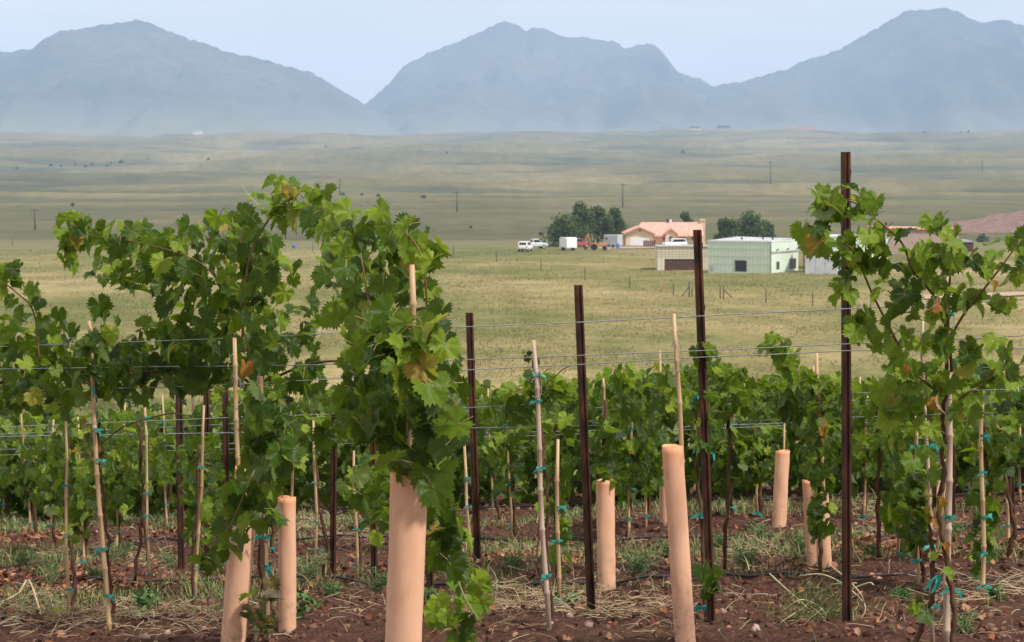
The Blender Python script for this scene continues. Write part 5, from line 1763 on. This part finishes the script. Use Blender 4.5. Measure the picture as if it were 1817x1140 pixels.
for k, (u, v_) in enumerate([(0.15, 0.4), (0.35, 0.5), (0.62, 0.35)]):
    c0 = a * u + c * v_
    MB().tube([c0 + Vector((0, 0, HG - 0.25)), c0 + Vector((0, 0, HG + 0.55))], 0.12, 6).build('roof_pipe', M_DARKP, e)
MB().box(0.4, 0.9, -0.2, -0.04, 0.4, 1.1).build('meter_box', M_GREYM, fw)

# mint wing continuing right behind the vine, brown porch and white cistern
p = at(1470, 470, 334); p.z = float(ground(p.x, p.y))
e = empty('mint_wing', p, 'pale mint wing of the flat-roofed building, half hidden by the right-hand vine', 'building')
HW = at(1470, 421, 334).z - p.z
MB().box(-1.5, 8.6, 0, 7, -0.8, HW).build('wall', M_MINT, e)
MB().box(-1.6, 8.7, -0.1, 7.1, HW, HW + 0.2).build('parapet_cap', M_WHITE, e)
p = at(1450, 474, 326); p.z = float(ground(p.x, p.y))
e = empty('porch', p, 'brown open porch at the right end of the mint building', 'porch')
zt = at(1450, 437, 326).z - p.z; zl = at(1450, 452, 326).z - p.z
MB().prism([(-2.3, zl + 0.75), (1.0, zl + 0.5), (3.0, zl - 0.35), (3.2, zl - 0.1), (1.1, zt - 0.15), (-2.3, zt)], -1.2, 3.6).build('roof', M_BROWN, e)
for x_ in (-2.0, 0.4, 2.6):
    MB().box(x_ - 0.09, x_ + 0.09, -1.0, -0.82, -0.4, zl - (0.2 if x_ > 1.5 else -0.45)).build('post', M_BROWN, e)
p = at(1464, 476, 318); p.z = float(ground(p.x, p.y))
e = empty('concrete_block_wall', p, 'low white block wall in front of the brown porch', 'wall')
zt = at(1464, 456.5, 318).z - p.z
for k in range(4):
    MB().box(-2.7 + k * 1.36, -2.7 + k * 1.36 + 1.33, 0, 0.5, -0.4, zt - 0.02 * (k % 2)).build('panel', M_GREYM, e)
# low cream building with brown opening
p = at(1212, 468, 336); p.z = float(ground(p.x, p.y))
e = empty('low_building', p, 'low cream building with a long dark red opening, left of the mint one', 'building')
s_ = F / 336
zt = at(1212, 438.5, 336).z - p.z; zo = at(1212, 460, 336).z - p.z
x0, x1 = (1167 - 1212) / s_, (1258 - 1212) / s_
o0, o1 = (1179 - 1212) / s_, (1247 - 1212) / s_
mb = MB()
mb.box(x0, o0, 0, 0.3, -0.6, zt); mb.box(o1, x1, 0, 0.3, -0.6, zt); mb.box(o0, o1, 0, 0.3, zo, zt); mb.box(x0, x1, 5.4, 5.7, -0.6, zt); mb.box(x0, x0 + 0.3, 0.3, 5.4, -0.6, zt); mb.box(x1 - 0.3, x1, 0.3, 5.4, -0.6, zt)
mb.build('wall', M_CREAM, e)
MB().box(x0 - 0.15, x1 + 0.15, -0.15, 5.85, zt, zt + 0.16).build('roof', M_FRAME, e)
MB().box(o0, o1, 0.12, 0.2, -0.6, zo - 0.01).build('opening_panel', M_BROWN, e)
sm = MB()
for k in range(1, 14):
    xk = x0 + (x1 - x0) * k / 14
    sm.box(xk - 0.028, xk + 0.028, -0.016, -0.002, (zo + 0.02) if o0 < xk < o1 else -0.3, zt)
for k in range(1, 5):
    zk = zo + (zt - zo) * k / 5
    sm.box(x0, x1, -0.03, -0.018, zk - 0.03, zk + 0.03)
tag(sm.build('wall_seams', M_SEAMC, e), kind='stuff')
# tan metal barn and dark shed
p = at(1613, 455, 420); p.z = float(ground(p.x, p.y))
e = empty('metal_barn', p, 'long tan metal barn behind the right-hand vine', 'barn')
s_ = F / 420
zt = at(1613, 409, 420).z - p.z
MB().box(-58 / s_, 88 / s_, 0, 12, -0.6, zt).build('wall', M_TAN, e)
MB().add([(-58 / s_ - 0.3, -0.3, zt + 0.25), (88 / s_ + 0.3, -0.3, zt), (88 / s_ + 0.3, 12.3, zt), (-58 / s_ - 0.3, 12.3, zt + 0.25), (-58 / s_ - 0.3, -0.3, zt + 0.6), (88 / s_ + 0.3, -0.3, zt + 0.3), (88 / s_ + 0.3, 12.3, zt + 0.3), (-58 / s_ - 0.3, 12.3, zt + 0.6)],
         [(0, 3, 2, 1), (4, 5, 6, 7), (0, 1, 5, 4), (1, 2, 6, 5), (2, 3, 7, 6), (3, 0, 4, 7)]).build('roof', M_ROOFT, e)
p = at(1712, 448, 428); p.z = float(ground(p.x, p.y))
e = empty('wooden_shed', p, 'small dark plank shed with pale roof right of the tan barn', 'shed')
zt = at(1712, 430, 428).z - p.z
for k in range(8):
    MB().box(-1.6 + k * 0.4, -1.6 + k * 0.4 + 0.37, 0, 0.08, -0.3, zt).build('plank', M_BROWN, e)
MB().box(-1.59, 1.59, 0.085, 2.6, -0.3, zt - 0.01).build('wall', M_BROWN, e)
MB().prism([(-1.8, zt), (1.8, zt), (0.6, zt + 0.42), (-0.4, zt + 0.42)], -0.2, 2.8).build('roof', M_GREYM, e)

# ------------------------------------------------------------------ vehicles by the house
M_CARW = mat('car_white', lambda nt, N, L: principled(nt, mixc(nt, 0.3, (0.78, 0.79, 0.80), ramp(nt, nnoise(nt, 3, 3), [(0.3, (0.7, 0.7, 0.7)), (0.7, (0.85, 0.85, 0.85))])), 0.25, 0.5))
M_CARR = simple('car_red', (0.34, 0.06, 0.055), (0.40, 0.08, 0.07), 3, 0.3, 0.5)
M_CARS = simple('car_silver', (0.55, 0.57, 0.59), (0.66, 0.68, 0.70), 3, 0.3, 0.5, 0.3)
M_TYRE = simple('tyre', (0.015, 0.015, 0.015), (0.03, 0.03, 0.03), 9, 0.9)
M_LAMP = simple('tail_lamp', (0.4, 0.02, 0.02), (0.5, 0.04, 0.03), 5, 0.3)
M_MACH = simple('digger_orange', (0.40, 0.18, 0.07), (0.50, 0.25, 0.10), 2, 0.6)


def car(px, py, label, heading, paint, kind='suv', dist=None):
    p = march(px, py, 150) if dist is None else at(px, py, dist)
    p.z = float(ground(p.x, p.y))
    e = empty('pickup_truck' if kind == 'pickup' else 'car', p, label, 'pickup' if kind == 'pickup' else 'car', 'vehicles parked near the house', heading)
    L_, W, H = 4.9, 1.9, 1.85
    side = [(-2.45, 0.45), (2.35, 0.42), (2.45, 0.75), (2.35, 1.0), (1.25, 1.12), (-2.45, 1.12)]
    mb = MB().prism(side, -W / 2, W / 2)
    mb.build('body', paint, e, bevel=0.08)
    if kind == 'pickup':
        top = [(-0.75, 1.1), (1.2, 1.1), (0.55, H), (-0.55, H)]
    else:
        top = [(-2.4, 1.1), (1.25, 1.1), (0.5, H), (-2.1, H)]
    cab = MB().prism(top, -W / 2 + 0.12, W / 2 - 0.12).build('cabin', paint, e, bevel=0.06)
    xa, xb = top[3][0], top[2][0]
    for s in (-1, 1):
        y_ = s * (W / 2 - 0.115)
        MB().prism([(xa + 0.05, 1.2), (xb + 0.4, 1.2), (xb - 0.02, H - 0.1), (xa + 0.15, H - 0.1)], min(y_, y_ + s * 0.02), max(y_, y_ + s * 0.02)).build('side_window', M_GLASS, cab)
    for x_, z0, z1, nm in ((top[0][0], top[3][0], 0, 'rear_window'), (top[1][0], top[2][0], 0, 'windscreen')):
        sg = -1 if nm == 'rear_window' else 1
        k0, k1 = 0.15, 0.85
        xl, xh = x_ + (z0 - x_) * k0 + sg * 0.02, x_ + (z0 - x_) * k1 + sg * 0.02
        zl_, zh_ = 1.1 + (H - 1.1) * k0, 1.1 + (H - 1.1) * k1
        MB().add([(xl, -0.7, zl_), (xl, 0.7, zl_), (xh, 0.66, zh_), (xh, -0.66, zh_), (xl - sg * 0.05, -0.7, zl_), (xl - sg * 0.05, 0.7, zl_), (xh - sg * 0.05, 0.66, zh_), (xh - sg * 0.05, -0.66, zh_)],
                 [(0, 1, 2, 3), (7, 6, 5, 4), (0, 4, 5, 1), (1, 5, 6, 2), (2, 6, 7, 3), (3, 7, 4, 0)]).build(nm, M_GLASS, cab)
    for x_ in (-1.5, 1.5):
        for s in (-1, 1):
            w_ = MB().tube([(x_, s * (W / 2 - 0.2), 0.36), (x_, s * (W / 2 + 0.03), 0.36)], 0.37, 14).build('wheel', M_TYRE, e)
            MB().tube([(x_, s * (W / 2 + 0.03), 0.36), (x_, s * (W / 2 + 0.045), 0.36)], 0.2, 10).build('rim', M_CARS, w_)
    for s in (-1, 1):
        MB().box(-2.48, -2.44, s * 0.8 - 0.09, s * 0.8 + 0.09, 0.75, 1.05).build('tail_lamp', M_LAMP, e)
        MB().box(2.36, 2.46, s * 0.72 - 0.14, s * 0.72 + 0.14, 0.78, 0.95).build('headlight', M_GLASS, e)
    MB().box(-2.52, -2.46, -0.85, 0.85, 0.42, 0.6).build('bumper', M_DARKP, e)


car(932, 446.5, 'white car seen from behind, nearest of the parked vehicles on the grass', R(78), M_CARW)
car(949, 441.5, 'silver white pickup parked right behind the nearest white car', R(20), M_CARS, 'pickup')
car(1196.5, 435.5, 'white car parked before the arched house entrance', R(200), M_CARW, dist=463)
car(1026, 440, 'red car mostly hidden behind the white horse trailer', R(10), M_CARR)
# white horse trailer
p = march(1008, 445, 150)
e = empty('horse_trailer', p, 'white box horse trailer parked left of the orange digger', 'trailer', rz=R(-68))
MB().prism([(-1.8, 0.5), (1.8, 0.5), (1.8, 2.2), (1.5, 2.45), (-1.5, 2.45), (-1.8, 2.2)], -1.05, 1.05).build('body', M_CARW, e, bevel=0.08)
MB().box(-1.83, -1.805, -0.85, 0.85, 1.65, 1.85).build('rear_slot', M_GLASS, e)
for x_ in (-0.4, 0.45):
    for s in (-1, 1):
        MB().tube([(x_, s * 0.9, 0.34), (x_, s * 1.1, 0.34)], 0.34, 12).build('wheel', M_TYRE, e)
MB().tube([(1.8, 0, 0.55), (3.0, 0, 0.5)], 0.06, 6).build('drawbar', M_DARKP, e)
# orange digger
p = march(1052, 444.5, 150)
e = empty('backhoe', p, 'orange backhoe digger with raised arm beside the trees', 'digger')
MB().box(-0.4, 2.6, -0.6, 0.6, 0.7, 1.35).build('body', M_MACH, e, bevel=0.06)
cb = MB()
for x_ in (-0.3, 0.8):
    for s in (-0.55, 0.55):
        cb.box(x_ - 0.05, x_ + 0.05, s - 0.05, s + 0.05, 1.3, 2.5)
cb.box(-0.45, 0.95, -0.65, 0.65, 2.5, 2.62)
cb.build('canopy', M_DARKP, e)
MB().box(-0.1, 0.3, -0.3, 0.3, 1.35, 1.9).build('seat', M_DARKP, e)
MB().tube([(-0.4, 0, 0.9), (-0.8, 0, 1.6), (-0.95, 0, 3.1)], [0.2, 0.2, 0.12], 4).build('boom', M_MACH, e)
MB().tube([(-0.95, 0, 3.1), (-1.35, 0, 2.2), (-1.5, 0, 1.0)], [0.13, 0.15, 0.12], 4).build('arm', M_MACH, e)
MB().prism([(-1.7, 0.15), (-1.1, 0.1), (-1.15, 0.7), (-1.5, 1.05)], -0.3, 0.3).build('bucket', M_BROWN, e)
for x_, r_ in ((0.2, 0.62), (2.2, 0.42)):
    for s in (-1, 1):
        MB().tube([(x_, s * 0.55, r_), (x_, s * 0.85, r_)], r_, 14).build('wheel', M_TYRE, e)
MB().prism([(2.7, 0.2), (3.4, 0.15), (3.2, 0.35), (2.9, 0.85)], -0.9, 0.9).build('loader_bucket', M_GREYM, e)
# grey trailer, blue barrel
p = march(1088, 440, 150)
e = empty('grey_trailer', p, 'tall grey box trailer between the trees and the house', 'trailer', rz=R(-32))
MB().box(-1.6, 1.6, -1.0, 1.0, 0.45, 2.55).build('body', M_GREYM, e, bevel=0.08)
MB().box(-1.2, -0.7, -1.03, -1.005, 1.6, 2.0).build('vent', M_DARKP, e)
MB().box(0.2, 1.4, -1.03, -1.005, 0.5, 2.4).build('door', M_GREYM, e)
for x_ in (-0.5, 0.5):
    for s in (-1, 1):
        MB().tube([(x_, s * 0.85, 0.33), (x_, s * 1.03, 0.33)], 0.33, 12).build('wheel', M_TYRE, e)
p = march(1096.5, 441, 150)
M_BLUE = simple('blue_plastic', (0.03, 0.12, 0.42), (0.05, 0.18, 0.52), 3, 0.5)
mb = MB().tube([(0, 0, -0.05), (0, 0, 0.05), (0, 0, 0.3), (0, 0, 0.6), (0, 0, 0.9), (0, 0, 0.95)], [0.3, 0.31, 0.33, 0.33, 0.31, 0.26], 12)
tag(mb.build('barrel', M_BLUE, None, p, smooth=True), 'blue plastic barrel at the foot of the grey trailer', 'barrel')
p = march(522, 441, 150)
mb = MB().tube([(0, 0, -0.05), (0, 0, 0.05), (0, 0, 0.4), (0, 0, 0.7), (0, 0, 0.75)], [0.35, 0.37, 0.38, 0.36, 0.28], 12)
tag(mb.build('barrel', M_BLUE, None, p, smooth=True), 'small blue barrel standing on the plain behind the left vine', 'barrel')

# ------------------------------------------------------------------ far farmsteads on the crest
for px, w, h, m, rm, lb in [(353, 16, 3.5, M_WHITE, M_WHITE, 'tiny white farm building on the far crest at left'), (1175, 9, 6, M_FRAME, M_FRAME, 'tiny grey farm building on the far crest, leftmost of the group at right'),
                            (1232, 20, 5, M_STUCCO, M_BROWN, 'tiny brown-roofed farmhouse on the far crest'), (1282, 24, 6, M_FRAME, M_BROWN, 'tiny farmhouse group on the far crest, right of the brown-roofed one'),
                            (1425, 30, 4, M_ROOFT, M_ROOFT, 'long low reddish farm building on the far crest')]:
    ysx = np.linspace(3500, 6300, 600)
    xsx = (px - CX) / F * ysx
    el = (ground(xsx, ysx) - CAM_Z) / ysx
    k = int(np.argmax(el))
    p = Vector((xsx[k], ysx[k], float(ground(xsx[k], ysx[k]))))
    s_ = F / p.y
    W, H = w / s_, h / s_
    e = empty('farmhouse', p, lb, 'house', 'far farm buildings on the crest')
    MB().box(-W / 2, W / 2, -4, 4, -3, H * 0.6).build('wall', m, e)
    MB().prism([(-W * 0.55, H * 0.58), (W * 0.55, H * 0.58), (W * 0.38, H), (-W * 0.38, H)], -5, 5).build('roof', rm, e)
    for q in (-0.25, 0.2):
        MB().box(W * q - W * 0.05, W * q + W * 0.05, -4.2, -4.02, H * 0.15, H * 0.45).build('window', M_GLASS, e)

# ------------------------------------------------------------------ haze
def vol(nt, N, L):
    v = N('ShaderNodeVolumePrincipled')
    v.inputs['Color'].default_value = (0.50, 0.69, 1.0, 1)
    v.inputs['Density'].default_value = 1.12e-4
    v.inputs['Anisotropy'].default_value = 0.0
    return v.outputs['Volume']


m = bpy.data.materials.new('haze')
m.use_nodes = True
nt = m.node_tree
for n_ in list(nt.nodes):
    nt.nodes.remove(n_)
o_ = nt.nodes.new('ShaderNodeOutputMaterial')
nt.links.new(vol(nt, nt.nodes.new, nt.links.new), o_.inputs['Volume'])
hz_o = MB().box(-16000, 16000, -500, 15000, -60, 830).build('haze', m)
tag(hz_o, 'pale blue summer haze over the plain and mountains', 'haze', kind='stuff')
